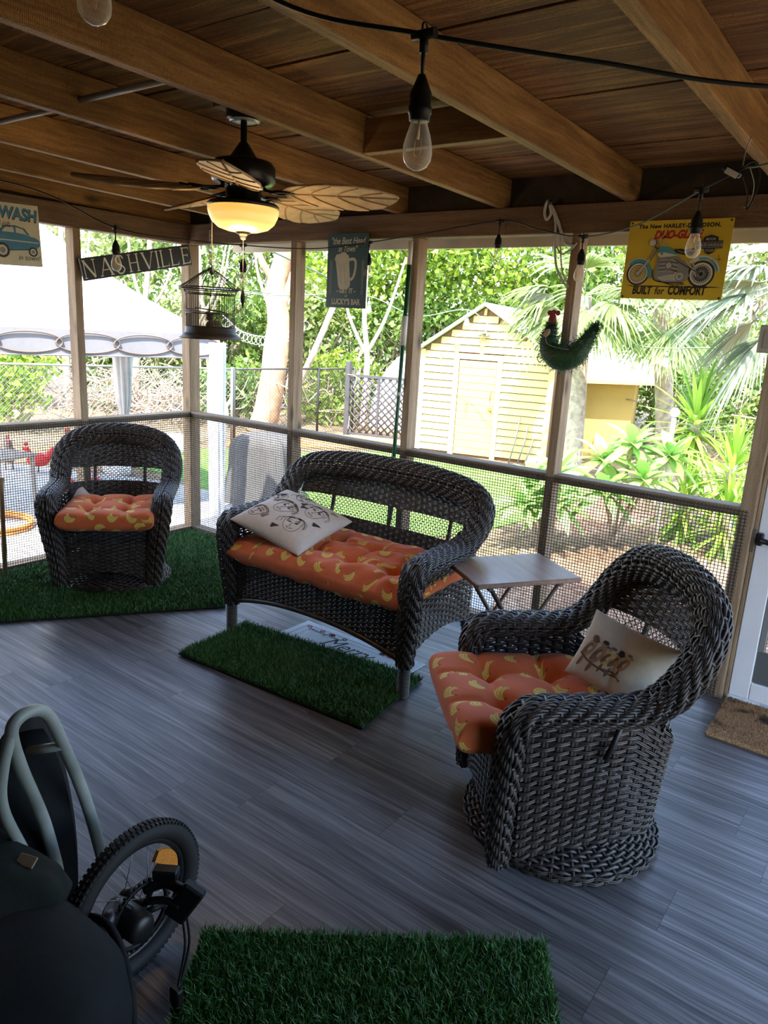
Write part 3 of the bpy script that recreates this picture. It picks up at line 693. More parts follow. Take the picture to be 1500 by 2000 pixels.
# ================================================================== TURF RUGS AND MATS
def turfmat():
    m, t, b = newmat('turf_blades'); r = N(t, 'NewGeometry').outputs['Random Per Island']
    t.links.new(ramp(t, r, [(0, (.016,.070,.010,1)), (.55, (.034,.150,.022,1)), (.9, (.085,.25,.05,1)), (1, (.16,.25,.06,1))]), b.inputs['Base Color'])
    b.inputs['Roughness'].default_value = .48; return m
m_turf = turfmat(); m_back = mat('turf_backing', (.008,.022,.009), .9)
def in_poly(p, poly):
    x, y = p[:, 0], p[:, 1]; c = np.zeros(len(p), bool); n = len(poly)
    for i in range(n):
        x1, y1 = poly[i]; x2, y2 = poly[(i+1) % n]
        k = ((y1 > y) != (y2 > y)) & (x < (x2-x1)*(y-y1)/(y2-y1+1e-12)+x1); c ^= k
    return c
def blades(P, h, w, lean, rg):
    n = len(P); a = rg.uniform(0, 2*PI, n); hh = h*rg.uniform(.6, 1.15, n); l = lean*h*rg.uniform(.2, 1.3, n); b = rg.uniform(0, 2*PI, n)
    d = np.stack([np.cos(a), np.sin(a), 0*a], -1)*w/2; ln = np.stack([np.cos(b), np.sin(b), 0*b], -1)*l[:, None]; up = np.zeros((n, 3)); up[:, 2] = hh
    V = np.stack([P-d, P+d, P+d*.8+ln*.35+up*.6, P-d*.8+ln*.35+up*.6, P+ln+up], 1).reshape(-1, 3)
    k = np.arange(n)[:, None]*5; Q = k+np.array([[0,1,2,3]]); T_ = k+np.array([[3,2,4]]); return V, Q, T_
def rug(poly, dens, h, label, rz=0, lean=.7, w=.0026):
    c = np.mean(poly, 0); P = np.array(poly)-c
    t = thing('turf_rug', label, 'rug', (*c, 0), group=None)
    MB().prism([tuple(p) for p in P], .0065, .0125).build('backing', m_back, t)
    rg = np.random.default_rng(len(label)); lo, hi = P.min(0), P.max(0); n = int((hi-lo).prod()*dens)
    q = rg.uniform(lo, hi, (n, 2)); q = q[in_poly(q, [tuple(x) for x in P])]
    V, Q, T_ = blades(np.column_stack([q, np.full(len(q), .012)]), h, w, lean, rg)
    m = MB(); m.add(V, Q, 0, False); m.F.append((T_, 0, False)); o = m.build('pile', m_turf, t); o['kind'] = 'stuff'; return t
rug([(1.36,-.94),(.30,-.10),(.012,-.10),(.012,-2.6),(.19,-2.6),(.707,-1.887)], 30000, .026, 'large green turf rug beneath the left corner swivel chair', w=.0034)
rug([(1.657,-1.499),(1.612,-1.02),(2.682,-.899),(2.747,-1.43)], 42000, .026, 'green turf mat in front of the loveseat', w=.003)
rug([(3.064,-2.505),(3.788,-1.944),(4.06,-2.35),(3.34,-2.91)], 60000, .030, 'green turf mat nearest the camera at the bottom edge')

m_matw = mat('white_woven_mat', (.62,.66,.70), .85, var=.12, scale=120, bump=.3, bscale=300)
t = thing('door_mat', 'white printed mat lettered Merry under the loveseat', 'mat', (2.21, -.955, .0))
MB().box((-.39, -.20, 0), (.39, .205, .005), b=.001).build('mat_base', m_matw, t)
m_mink = mat('mat_ink', (.03,.03,.04), .9); m_mred = mat('mat_red', (.36,.06,.05), .9); m_mgrey = mat('mat_grey', (.2,.22,.24), .9)
m = MB()
V, F = text2d("Merry", .14, .35, .0, 'CENTER', .95); V = V*np.array((.9, 1, 1))+np.array((.0, .03, .0056)); m.add(V, F, 0, False)
V, F = text2d("Christmas", .11, .35, .0, 'CENTER', .95); m.add(V+np.array((.10, -.07, .0056)), F, 0, False)
V, F = text2d("Wishing you a", .04, .3); m.add(V+np.array((-.2, .135, .0056))*np.array((1,.85,1)), F, 0, False)
for a, b, c, e in ((-.35,-.165,.35,-.160),(-.35,.160,.35,.165),(-.35,-.165,-.345,.165),(.345,-.165,.35,.165),(-.31,-.130,.31,-.127),(-.31,.127,.31,.130),(-.31,-.13,-.307,.13),(.307,-.13,.31,.13)):
    m.add([(a,b,.0055),(c,b,.0055),(c,e,.0055),(a,e,.0055)], [(0,1,2,3)], 2, False)
for i in range(26):
    x = rnd.uniform(-.34, .34); y = rnd.choice((-.147, .147)); k = rnd.choice((1, 1, 0, 2))
    for q in range(5): m.lathe([(.0001,.0057),(.006,.0057)], 8, (x+.011*math.cos(q*1.26), y+.009*math.sin(q*1.26), 0), k)
m.build('printed_lettering', [m_mink, m_mred, m_mgrey], t)

def coirmat():
    m, tt, b = newmat('coir'); co = N(tt, 'TexCoord').outputs['Object']
    n = N(tt, 'TexNoise', Vector=co, Scale=160.0, Detail=4.0).outputs[0]; k = N(tt, 'TexNoise', Vector=co, Scale=7.0, Detail=3.0).outputs[0]
    c = ramp(tt, n, [(.3, (.14,.07,.03,1)), (.5, (.36,.21,.10,1)), (.7, (.55,.36,.18,1))])
    tt.links.new(mixc(tt, ramp(tt, k, [(.56, (0,0,0,1)), (.64, (1,1,1,1))]), c, (.05,.03,.018,1)), b.inputs['Base Color']); b.inputs['Roughness'].default_value = .95
    tt.links.new(N(tt, 'Bump', Strength=.8, Distance=.006, Height=n).outputs[0], b.inputs['Normal']); return m
t = thing('coir_mat', 'brown coir doormat in front of the white screen door', 'mat', (4.15, -.275, 0))
mc = coirmat(); MB().box((-.31, -.205, 0), (.31, .205, .018), b=.004).build('mat_base', mc, t)
rg = np.random.default_rng(2); q = rg.uniform((-.31,-.205), (.31,.205), (16000, 2)); V, Q, T_ = blades(np.column_stack([q, np.full(len(q), .016)]), .011, .002, .6, rg)
m = MB(); m.add(V, Q, 0, False); m.F.append((T_, 0, False)); o = m.build('pile', mc, t); o['kind'] = 'stuff'
# ================================================================== CEILING FAN
m_bronze = mat('dark_bronze', (.018,.017,.016), .32, .5)
m_blade = mat('palm_blade_tan', (.50,.37,.22), .7, var=.18, scale=25)
m_vein = mat('blade_vein', (.27,.18,.095), .8)
fan = thing('ceiling_fan', 'dark bronze ceiling fan with palm-leaf blades and amber light bowl', 'ceiling fan', (2.13, -1.53, 2.31))
def fl_(name, prof, m, n=32, lab=None): return MB().lathe(prof, n).build(name, m, fan, label=lab)
MB().lathe([(.001,0),(.052,0),(.070,.028),(.070,.045),(.001,.045)], 32).lathe([(.060,.045),(.068,-.004),(.050,-.014),(.001,-.014)], 32).build('canopy', m_bronze, fan)
MB().lathe([(.050,-.016),(.058,-.010),(.058,-.006),(.05,-.002)], 32).build('canopy_ring', mat('pale_ring', (.6,.6,.58), .3, .3), fan, label='pale ring round the canopy')
fl_('downrod', [(.012,-.01),(.012,-.08),(.018,-.085),(.028,-.10),(.045,-.125),(.058,-.14)], m_bronze)
fl_('motor_housing', [(.001,-.13),(.06,-.137),(.105,-.148),(.118,-.165),(.118,-.215),(.105,-.228),(.075,-.235),(.001,-.235)], m_bronze)
fl_('switch_housing', [(.060,-.232),(.066,-.245),(.066,-.285),(.075,-.290),(.075,-.296),(.001,-.296)], m_bronze)
fl_('light_fitter', [(.001,-.292),(.126,-.292),(.134,-.299),(.134,-.306),(.128,-.309)], m_bronze)
def bowlmat():
    m, t, b = newmat('amber_glass_lit'); b.inputs['Base Color'].default_value = (.60,.38,.12,1); b.inputs['Roughness'].default_value = .35
    n = N(t, 'TexNoise', Vector=N(t, 'Mapping', Vector=N(t, 'TexCoord').outputs['Object'], Scale=(3, 3, 25)).outputs[0], Scale=1.5, Detail=2.0).outputs[0]
    t.links.new(ramp(t, n, [(.35, (1.0,.50,.10,1)), (.65, (1.0,.66,.20,1))]), b.inputs['Emission Color']); b.inputs['Emission Strength'].default_value = BOWL_E; return m
BOWL_E = .20
MB().lathe([(.128,-.307),(.133,-.312),(.133,-.322),(.129,-.338),(.118,-.36),(.112,-.366),(.094,-.381),(.06,-.391),(.022,-.394)], 48).build('light_bowl', bowlmat(), fan, label='glowing amber glass bowl')
fl_('finial', [(.001,-.393),(.026,-.393),(.030,-.397),(.016,-.404),(.012,-.412),(.009,-.42),(.001,-.423)], m_bronze)
bl = bpy.data.lights.new('bowl_lamp', 'POINT'); bl.energy = 2.0; bl.color = (1, .66, .3); bl.shadow_soft_size = .08
blo = bpy.data.objects.new('bowl_lamp', bl); C.objects.link(blo); blo.parent = fan; blo.location = (0, 0, -.44)
# leaf blade outline (local x = out)
def blade_outline():
    L = [(0,.028),(.03,.056),(.08,.080),(.105,.084),(.11,.078),(.16,.098),(.20,.103),(.206,.096),(.26,.102),(.30,.098),(.306,.090),(.35,.080),(.39,.050),(.42,.022),(.432,0)]
    return L+[(x, -y) for x, y in L[::-1][1:]]
bo = blade_outline()
def blade_pts(x, y): return .018*np.sin(np.clip(np.asarray(x)/.43, 0, 1)*PI)*1.0+0*np.asarray(y)
bmesh_ = MB(); n = len(bo)
xs_ = np.array([p[0] for p in bo[:15]]); ysx = np.array([p[1] for p in bo[:15]]); yy = np.linspace(-1, 1, 9)
X = np.stack([np.repeat(xs_[:, None], 9, 1), ysx[:, None]*yy[None], -.25*(np.abs(ysx[:, None]*yy[None]))**1.0*.35+0*ysx[:, None]], -1)
bmesh_.grid(X+np.array((0,0,.003))); bmesh_.grid(X[:, ::-1]-np.array((0,0,.003)))
ed = np.vstack([X[:, 0], X[::-1, -1]]); bmesh_.tube(ed, .0042, 5, 0, cap=False)
for s in (-1, 1):
    for xa_, xb_ in ((.02,.105),(.10,.205),(.20,.305),(.28,.385)):
        t_ = np.linspace(0, 1, 8); x_ = xa_+(xb_-xa_)*t_; w_ = np.interp(xb_, xs_, ysx)*.98; y_ = s*w_*t_**.7
        for dz in (-.0045, .0045): bmesh_.tube(np.stack([x_, y_, -.0875*np.abs(y_)+dz], -1), .0022, 5, 1, cap=False)
for dz in (-.004, .004): bmesh_.tube([(0,0,dz),(.43,0,dz)], .0035, 6, 1)
iron = MB(); iron.tube(cr([(.07,0,.012),(.10,.0,-.006),(.13,.0,-.012)], 6), [.011]*13, 6, flat=.5)
g = np.linspace(0, 2*PI, 25); iron.tube(np.stack([.160+.042*np.cos(g), .026*np.sin(g), -.010+0*g], -1), .006, 6, cap=False)
iron.tube([(.195,0,-.008),(.235,0,-.004)], .008, 6, flat=.5); iron.tube([(.075,.012,0),(.15,.03,-.01),(.205,.018,-.006)], .005, 6)
b0 = None
for k in range(5):
    a = math.radians(24+72*k)
    if b0 is None:
        b0 = bmesh_.build('blade', [m_blade, m_vein], fan); i0 = iron.build('blade_iron', m_bronze, fan)
        bb, ii = b0, i0
    else:
        bb = b0.copy(); C.objects.link(bb); ii = i0.copy(); C.objects.link(ii)
    Rz = Matrix.Rotation(a, 4, 'Z'); bb.matrix_local = Rz @ Matrix.Translation((.165, 0, -.252)) @ Matrix.Rotation(math.radians(-14), 4, 'X') @ Matrix.Rotation(math.radians(1.5), 4, 'Y')
    ii.matrix_local = Rz @ Matrix.Translation((0, 0, -.243))
m_cord = mat('pale_cord', (.35,.31,.26), .8)
for dx, dy, z1, r in ((.055,.03,-.575,.0085),(.0,.0,-.60,.0085)):
    if dx == 0: p = MB().tube([(0,0,-.42),(0,0,z1)], .0011, 5)
    else: p = MB().tube([(-.085,-.02,-.30),(-.12,-.05,-.31),(-.121,-.05,z1+.06)], .0011, 5)
    pc = p.build('pull_chain', m_cord, fan)
    if dx == 0: MB().lathe([(.001,0),(.004,-.006),(.0095,-.03),(.008,-.045),(.003,-.065),(.001,-.075)], 14, (0,0,z1)).build('pull_knob', m_black_plastic, pc)
    else: MB().lathe([(.001,0),(.003,-.004),(.009,-.025),(.006,-.036),(.001,-.04)], 14, (-.121,-.05,z1+.06)).build('pull_knob', m_black_plastic, pc)

# ================================================================== STRING LIGHTS
m_glass = glassmat('bulb_glass', (1,.98,.93,1), .10)
m_fil = mat('filament', (.65,.50,.28), .4, .5)
def socket(mb, p, drop, s=1.0):
    x, y, z = p
    mb.tube([(x-.022*s,y,z),(x+.022*s,y,z)], .0085*s, 8); mb.tube([(x,y,z),(x,y,z-.028*s)], .0075*s, 8)
    mb.tube([(x,y,z-.01),(x,y,z-drop)], .0035*s, 6)
    mb.lathe([(.001,.0),(.006,-.002),(.012,-.016),(.0185,-.03),(.0185,-.05),(.0205,-.052),(.0205,-.060),(.0185,-.062),(.0175,-.072),(.001,-.072)], 16, (x, y, z-drop), M=None if s == 1 else Matrix.Diagonal((s,s,s,1)))
    g = np.linspace(0, 2*PI, 12); mb.tube(np.stack([x+0*g, y+.007*s*np.cos(g), z+.010*s+.007*s*np.sin(g)], -1), .0018*s, 5, cap=False)
BP = [(.0135,0),(.0155,-.010),(.0205,-.024),(.0245,-.040),(.0255,-.052),(.0235,-.064),(.0165,-.074),(.006,-.079),(.0005,-.0795)]
def bulb(parent, p, drop, s=1.0, first=[None]):
    z0 = p[2]-drop-.070*s
    b = MB().lathe(BP, 20).build('bulb', m_glass, parent, loc=(p[0], p[1], z0)); b.scale = (s, s, s)
    f = MB(); f.tube([(0,0,-.0),(0,0,-.03)], .002, 6); f.tube(cr([(-.006,0,-.03),(-.007,0,-.05),(0,0,-.058),(.007,0,-.05),(.006,0,-.03)], 4), .0007, 4); f.build('filament', m_fil, b)
    return b
def string_light(label, anchors, bulbs, group, r=.0042, sag=()):
    t = thing('string_light', label, 'string lights', anchors[0], group=group); o = np.array(anchors[0])
    MB().tube(cr(np.array(anchors)-o, 10), r, 7).build('cord', m_black_plastic, t)
    for (p, drop, s) in bulbs:
        p = np.array(p)-o; m = MB(); socket(m, p, drop, s); sk = m.build('socket', m_black_plastic, t); bulb(sk, p, drop, s)
    return t
string_light('black cord of clear bulbs nearest the camera under the joists', [(2.3,-3.0,2.26),(2.80,-2.88,2.275),(3.133,-2.771,2.276),(3.284,-2.508,2.150),(3.507,-2.362,2.104),(3.76,-2.18,2.075),(4.02,-1.995,2.050),(4.5,-1.7,2.06),(4.9,-1.4,2.16)],
    [((3.507,-2.362,2.104), .062, 1.08), ((3.133,-2.771,2.276), .062, 1.08)], None)
string_light('long black cord of clear bulbs looping along the screened walls', [(-.0,-2.6,2.17),(.80,-1.774,2.141),(1.113,-1.404,1.980),(1.29,-1.13,1.955),(1.41,-.873,1.956),(1.50,-.45,1.985),(1.606,-.10,2.056),(1.95,-.12,2.085),(2.459,-.14,2.134),(2.72,-.22,2.075),(2.971,-.30,2.030),(3.3,-.58,2.03),(3.624,-.94,2.078),(3.755,-1.021,2.115),(3.863,-1.208,2.086),(4.2,-1.5,2.09),(4.7,-1.8,2.2)],
    [((1.113,-1.404,1.980), .055, .95), ((1.41,-.873,1.956), .062, .95), ((1.606,-.10,2.056), .055, .95), ((2.459,-.14,2.134), .060, .92), ((2.971,-.30,2.030), .050, .95), ((3.624,-.94,2.078), .062, .98)], None, r=.003)
t = thing('cord_connector', 'bundle of black plugs and loose cord tied at the right joist', 'cord', (3.755,-1.021,2.12))
m = MB(); m.box((-.05,-.012,-.03), (.01,.012,-.012), 0, Matrix.Rotation(.5, 4, 'Y'), .004); m.tube(cr([(0,0,0),(.03,.0,.015),(.05,.01,-.02),(.045,.0,-.09),(.03,0,-.12),(.025,0,-.07),(.0,0,-.01)], 8), .0028, 6)
m.build('plug', m_black_plastic, t)
m = MB(); m.box((-.035,-.014,-.035), (.005,-.012,-.018), 0, Matrix.Rotation(.5, 4, 'Y')); m.tube(cr([(.02,0,.0),(.04,.0,-.05),(.038,0,-.10),(.022,0,-.115)], 8), .0012, 5); m.build('paper_label', mat('pale_label', (.55,.55,.53), .6), t, label='pale tag on the plug')
m = MB(); m.tube(cr([(0,0,0),(-.0,.01,.05),(.01,.01,.085)], 6), .0022, 6); m.build('hook', m_grey_metal, t)

# white cable looped at post
t = thing('cable_coil', 'pale grey cable looped from a hook above the rooster decoration', 'cable', (2.70,-.10,2.215))
mcab = mat('pale_cable', (.42,.42,.40), .5)
m = MB(); m.tube(cr([(.0,.02,.0),(-.015,0,.005),(-.025,0,-.04),(-.01,0,-.075),(.01,0,-.05),(.0,.0,-.01),(.03,.0,-.05),(.07,0,-.13),(.10,.0,-.185),(.145,.004,-.20)], 8), .0075, 8)
m.build('thick_cable', mcab, t)
m = MB(); m.tube(cr([(.0,.0,-.01),(.035,0,-.08),(.045,0,-.18),(.065,0,-.29),(.11,.006,-.365),(.135,.012,-.385)], 8), .006, 7); m.tube(cr([(.01,.0,-.03),(.06,0,-.10),(.075,0,-.2),(.095,0,-.30),(.12,.008,-.36)], 8), .004, 7)
m.tube(cr([(.055,0,-.20),(.085,0,-.235),(.13,0,-.215),(.155,.005,-.185)], 8), .004, 7); m.build('thin_cable', mcab, t)
m = MB(); m.ball((0,.0,.0), .012); m.tube([(0,0,0),(0,.09,.0)], .004, 6); m.build('hook', m_black_metal, t)
# conduit between joists
for i, (x0, x1, y0, lab) in enumerate(((1.812,2.4035,-1.985,'pale conduit pipe crossing between joists, the nearer of two'),(1.152,1.768,-1.965,'pale conduit pipe crossing between joists, the farther of two'))):
    o = MB().tube([(x0,y0,2.295),(x1,y0,2.295)], .011, 12).build('conduit_pipe', mat('pale_pipe', (.42,.40,.38), .5), loc=(0,0,0)); tag(o, lab, 'pipe', 'conduit pipes in the ceiling')

# ================================================================== SIGNS
def sign_at(name, label, tl, w, h, yaw, roll_, cat='sign', tilt=0.0):
    t = thing(name, label, cat, tl); t.rotation_euler = (Matrix.Rotation(yaw, 3, 'Z') @ Matrix.Rotation(roll_, 3, 'Y') @ Matrix.Rotation(tilt, 3, 'X')).to_euler(); return t
class Flat:
    """flat drawing on a sign: x right, z up, layers towards -y"""
    def __init__(s, y0=-.0022): s.m = MB(); s.y = y0; s.l = 0
    def lay(s, V2, F, mat):
        s.l += 1; V = np.column_stack([V2[:, 0], np.full(len(V2), s.y-.00006*s.l), V2[:, 1]]); s.m.add(V, F, mat, False)
    def poly(s, pts, mat):
        V = np.array(pts, float); F = [tuple(range(len(V)))]
        a = np.sum(V[:, 0]*np.roll(V[:, 1], -1)-np.roll(V[:, 0], -1)*V[:, 1])
        if a < 0: F = [F[0][::-1]]
        s.lay(V, F, mat)
    def disc(s, c, r, mat, r2=None, a0=0, a1=2*PI, n=36):
        a = np.linspace(a0, a1, n+1)
        if r2 is None: s.poly([(c[0]+r*math.cos(q), c[1]+r*math.sin(q)) for q in a[:-1]], mat); return
        V = np.array([(c[0]+k*math.cos(q), c[1]+k*math.sin(q)) for q in a for k in (r2, r)]); s.lay(V, [(2*i, 2*i+1, 2*i+3, 2*i+2) for i in range(n)], mat)
    def line(s, pts, w, mat, sm=0):
        P = np.array(pts, float)
        if sm: P = cr(np.column_stack([P, 0*P[:, 0]]), sm)[:, :2]
        T = nrm(np.gradient(P, axis=0)); Nn = np.stack([-T[:, 1], T[:, 0]], -1)*w/2
        V = np.stack([P-Nn, P+Nn], 1).reshape(-1, 2); s.lay(V, [(2*i, 2*i+2, 2*i+3, 2*i+1) for i in range(len(P)-1)], mat)
    def text(s, body, c, size, mat, shear=0, bold=0, sx=1, align='CENTER', rot=0, spacing=1.0, arc=None):
        V, F = text2d(body, size, shear, bold, align, spacing); V = V[:, :2]*np.array((sx, 1)); ca, sa = math.cos(rot), math.sin(rot)
        if arc: V = np.column_stack([V[:, 0], V[:, 1]+arc*V[:, 0]**2])
        V = np.column_stack([V[:, 0]*ca-V[:, 1]*sa, V[:, 0]*sa+V[:, 1]*ca])+np.array(c); s.lay(V, F, mat)
def flatmat(n, c, r=.55, v=.0): return mat(n, c, r, var=v, scale=12)
k_black = flatmat('sign_black', (.012,.012,.012)); k_red = flatmat('sign_red', (.42,.022,.018)); k_white = flatmat('sign_white', (.58,.56,.48)); k_teal = flatmat('sign_teal', (.06,.30,.36), .5, .2)
k_grey = flatmat('sign_grey', (.22,.22,.21), .5, .3); k_lgrey = flatmat('sign_light_grey', (.42,.42,.40)); k_yel = flatmat('sign_yellow', (.62,.44,.035), .42, .08)
# yellow motorcycle sign  (0.437 x 0.332)
t = sign_at('metal_sign', 'yellow metal sign with a pale blue motorcycle picture', (3.325,-.118,1.948), .437, .332, 0, math.radians(.0), tilt=math.radians(-2))
m = MB(); m.box((-.2185,-.0018,-.166), (.2185,.0,.166), b=.0008); m.build('panel', k_yel, t)
W0, H0 = .437, .332
def S2(x, y): return (x/1200*W0-W0/2, H0/2-y/900*H0)   # rectified photo pixels
f = Flat(); P_ = [k_black, k_red, k_white, k_teal, k_grey, k_lgrey, k_yel]; s_ = W0/1200
def pg(L, mt): f.poly([S2(*q) for q in L], mt)
def ln_(L, w, mt, sm=5): f.line([S2(*q) for q in L], w*s_, mt, sm if len(L) > 2 else 0)
def dc(x, y, r, mt, r2=None, a0=0, a1=2*PI): f.disc(S2(x, y), r*s_, mt, None if r2 is None else r2*s_, a0, a1)
f.text('The New HARLEY-DAVIDSON.', S2(590, 88), .0235, 0, .0, .0011, 1.0, spacing=1.12)
f.text('DUO-GLIDE', S2(590, 205), .046, 1, .28, .0026, .80, spacing=1.02)
f.text('BUILT', S2(258, 842), .049, 0, .12, .0022, .66, 'CENTER', spacing=1.0); f.text('for', S2(470, 842), .042, 0, .2, .0010, .72, spacing=1.1); f.text('COMFORT', S2(790, 842), .050, 0, .12, .0022, .66, spacing=1.0)
pg([(60,745),(1100,750),(1180,757),(1000,764),(500,760),(120,756)], 0)
for cx, cy, r in ((182,605,140),(930,610,150)):
    dc(cx, cy, r, 0); dc(cx, cy, r*.86, 2); dc(cx, cy, r*.70, 0, r*.66); dc(cx, cy, r*.66, 6 if cx < 500 else 0); dc(cx, cy, r*.66, 5, r*.58)
    for q in range(20):
        a = q*PI/10; ln_([(cx+r*.1*math.cos(a), cy+r*.1*math.sin(a)), (cx+r*.6*math.cos(a+.25), cy+r*.6*math.sin(a+.25))], 4, 4 if cx < 500 else 5)
    dc(cx, cy, r*.26, 4); dc(cx, cy, r*.17, 5 if cx < 500 else 0)
# front fender
o1 = [(182+168*math.cos(a), 605-172*math.sin(a)) for a in np.linspace(2.55, -.35, 16)]; o2 = [(182+126*math.cos(a), 605-126*math.sin(a)) for a in np.linspace(-.35, 2.3, 16)]
pg(o1+o2, 3); ln_(o1[:10], 10, 2)
o1 = [(930+205*math.cos(a), 610-205*math.sin(a)) for a in np.linspace(2.5, .1, 16)]; o2 = [(930+158*math.cos(a), 610-158*math.sin(a)) for a in np.linspace(.2, 2.3, 14)]
pg(o1+o2, 2); o3 = [(930+188*math.cos(a), 610-188*math.sin(a)) for a in np.linspace(1.9, .12, 12)]; o4 = [(930+162*math.cos(a), 610-162*math.sin(a)) for a in np.linspace(.25, 1.8, 12)]; pg(o3+o4, 3)
# frame, engine
pg([(395,420),(640,415),(760,500),(800,640),(740,705),(560,722),(430,700),(385,640)], 4)
for i in range(7): ln_([(430, 455+22*i), (520, 448+22*i)], 7, 0 if i % 2 else 5); ln_([(560, 450+22*i), (655, 470+22*i)], 7, 0 if i % 2 else 5)
dc(545,515,42,5); dc(545,515,42,0,36); dc(640,610,30,1); dc(640,610,22,5)
pg([(420,650),(560,620),(700,600),(740,650),(720,690),(600,690),(480,688)], 5); dc(690,640,52,4); dc(690,640,44,5); dc(690,640,20,4)
ln_([(360,560),(375,650),(420,690),(560,712),(740,712)], 12, 0); ln_([(450,690),(620,735),(760,725)], 10, 0); ln_([(740,470),(830,560),(880,640)], 16, 5); ln_([(820,480),(870,600)], 22, 5); ln_([(820,480),(870,600)], 10, 4); ln_([(600,445),(760,530),(930,610)], 9, 0)
# tank
pg([(395,330),(430,300),(500,300),(570,345),(640,395),(560,410),(430,425),(400,395)], 3); pg([(395,375),(470,365),(560,385),(640,398),(560,412),(430,426),(398,400)], 2); dc(445,382,14,4)
# seat, fork, bars, headlight
pg([(580,335),(650,328),(720,338),(810,318),(828,345),(800,408),(745,408),(690,393),(610,375)], 0); ln_([(625,350),(700,368),(770,350)], 6, 5)
ln_([(375,290),(300,450),(200,590)], 24, 5, 0); ln_([(392,300),(318,455)], 8, 0, 0); ln_([(372,292),(300,440)], 7, 0, 0)
ln_([(420,300),(400,240),(430,180),(475,195)], 12, 5); ln_([(440,178),(485,205)], 14, 0); ln_([(410,290),(470,250),(530,300)], 7, 5)
dc(325,255,46,0); dc(318,255,42,5); dc(312,258,30,2); ln_([(350,300),(390,330)], 14, 0)
ln_([(900,455),(1020,450),(1100,470)], 9, 5); ln_([(1095,400),(1110,470)], 5, 0); ln_([(1080,450),(1135,450)], 5, 0)
# bar and shield
pg([(840,335),(1120,330),(1118,245),(1065,245),(1060,205),(980,180),(905,205),(900,245),(838,248)], 0)
pg([(920,330),(1040,330),(1030,372),(980,398),(930,372)], 0); pg([(848,262),(1108,258),(1110,318),(850,322)], 5); pg([(852,266),(1104,262),(1106,314),(854,318)], 0)
f.text('HARLEY-DAVIDSON', S2(980, 306), .0165, 5, 0, .0004, .72); f.text('MOTOR', S2(981, 240), .0135, 5, 0, .0003, .8); f.text('CYCLES', S2(980, 364), .0135, 5, 0, .0003, .72)
f.m.build('picture_and_lettering', P_, t)
m = MB()
for x, y in ((30,25),(1170,25),(30,875),(1170,875)): m.tube([(S2(x,y)[0], -.0035, S2(x,y)[1]), (S2(x,y)[0], .0, S2(x,y)[1])], .0045, 10)
m.build('fixing_hole', [k_black], t)
# beer mug sign .305 x .415
t = sign_at('metal_sign', 'dark teal metal sign with a white beer mug', (1.465,-.118,1.898), .305, .415, 0, 0)
k_sign2 = flatmat('sign_dark_teal', (.022,.070,.082), .45, .15); k_cream = flatmat('sign_cream', (.52,.50,.40), .6, .08)
m = MB(); m.box((-.1525,-.0018,-.2075), (.1525,0,.2075), b=.0008); m.build('panel', k_sign2, t)
f = Flat()
f.text('"the Best Head', (.0,.150), .052, 0, .3, .0008, .80); f.text('in Town"', (.0,.108), .046, 0, .3, .0008, .82)
f.poly([(-.085,.05),(-.095,.068),(-.082,.092),(-.055,.095),(-.04,.105),(-.012,.104),(.0,.09),(.012,.088),(.03,-.075),(.022,-.092),(-.02,-.105),(-.052,-.098),(-.060,-.085)], 0)
f.line([(.012,.062),(.05,.066),(.066,.045),(.060,-.01),(.045,-.04),(.022,-.05)], .016, 0, 8)
for x in (-.045, -.015): f.line([(x-.005,.03),(x+.008,-.075)], .006, 2)
f.line([(-.085,.05),(-.04,.035),(.0,.045)], .004, 2, 6); f.line([(-.058,-.05),(-.02,-.065),(.026,-.05)], .0025, 2, 5)
f.text('- GET IT -', (.0,-.122), .036, 0, 0, .0016, .95); f.text('at', (.0,-.146), .028, 0, .3, 0, .9)
f.text("LUCKY'S BAR", (0,-.187), .044, 0, 0, .0018, .83)
for x in (-.125, -.115, .115, .125): f.line([(x,.06),(x,-.13)], .0018, 0)
f.m.build('picture_and_lettering', [k_cream, k_black, flatmat('sign_mug_tone', (.40,.38,.30))], t)
# NASHVILLE wooden board, hung askew on left wall
dy, dz = (-.142+.957), (2.066-1.894)
t = sign_at('wooden_sign', 'black wooden board lettered in cream hanging askew in the left corner', (.055, -.535, 1.916), .84, .13, PI/2, -math.atan2(dz, dy))
m = MB(); m.box((-.418,-.009,-.066), (.418,.009,.066), b=.003); m.build('board', mat('black_worn_board', (.020,.019,.018), .75, var=.4, scale=15), t)
k_bone = flatmat('sign_bone', (.60,.56,.44), .7, .1)
f = Flat(-.0094)
def serif(x, y, w): f.poly([(x-w/2, y-.0022), (x+w/2, y-.0022), (x+w/2, y+.0022), (x-w/2, y+.0022)], 0)
def stem_(x, h0=-.043, h1=.043, w=.0095): f.poly([(x-w/2, h0), (x+w/2, h0), (x+w/2, h1), (x-w/2, h1)], 0); serif(x, h1, w+.014); serif(x, h0, w+.014)
def dg(a, b, w): f.line([a, b], w, 0)
x = -.345; Hh = .043
stem_(x-.03, w=.005); dg((x-.032,Hh), (x+.032,-Hh), .012); f.poly([(x+.030,-Hh),(x+.035,-Hh),(x+.035,Hh),(x+.030,Hh)], 0); serif(x+.0325,Hh,.022)      # N
x = -.235; dg((x-.036,-Hh), (x,Hh), .005); dg((x,Hh), (x+.036,-Hh), .012); f.line([(x-.024,-.015),(x+.024,-.015)], .004, 0); serif(x-.036,-Hh,.022); serif(x+.036,-Hh,.026)   # A
x = -.140; f.line([(x+.026,.028),(x+.016,.042),(x-.004,.043),(x-.024,.028),(x-.016,.008),(x+.012,-.007),(x+.026,-.024),(x+.010,-.042),(x-.012,-.042),(x-.027,-.026)], .0085, 0, 6)   # S
x = -.045; stem_(x-.027); stem_(x+.027); f.line([(x-.027,0),(x+.027,0)], .0045, 0)
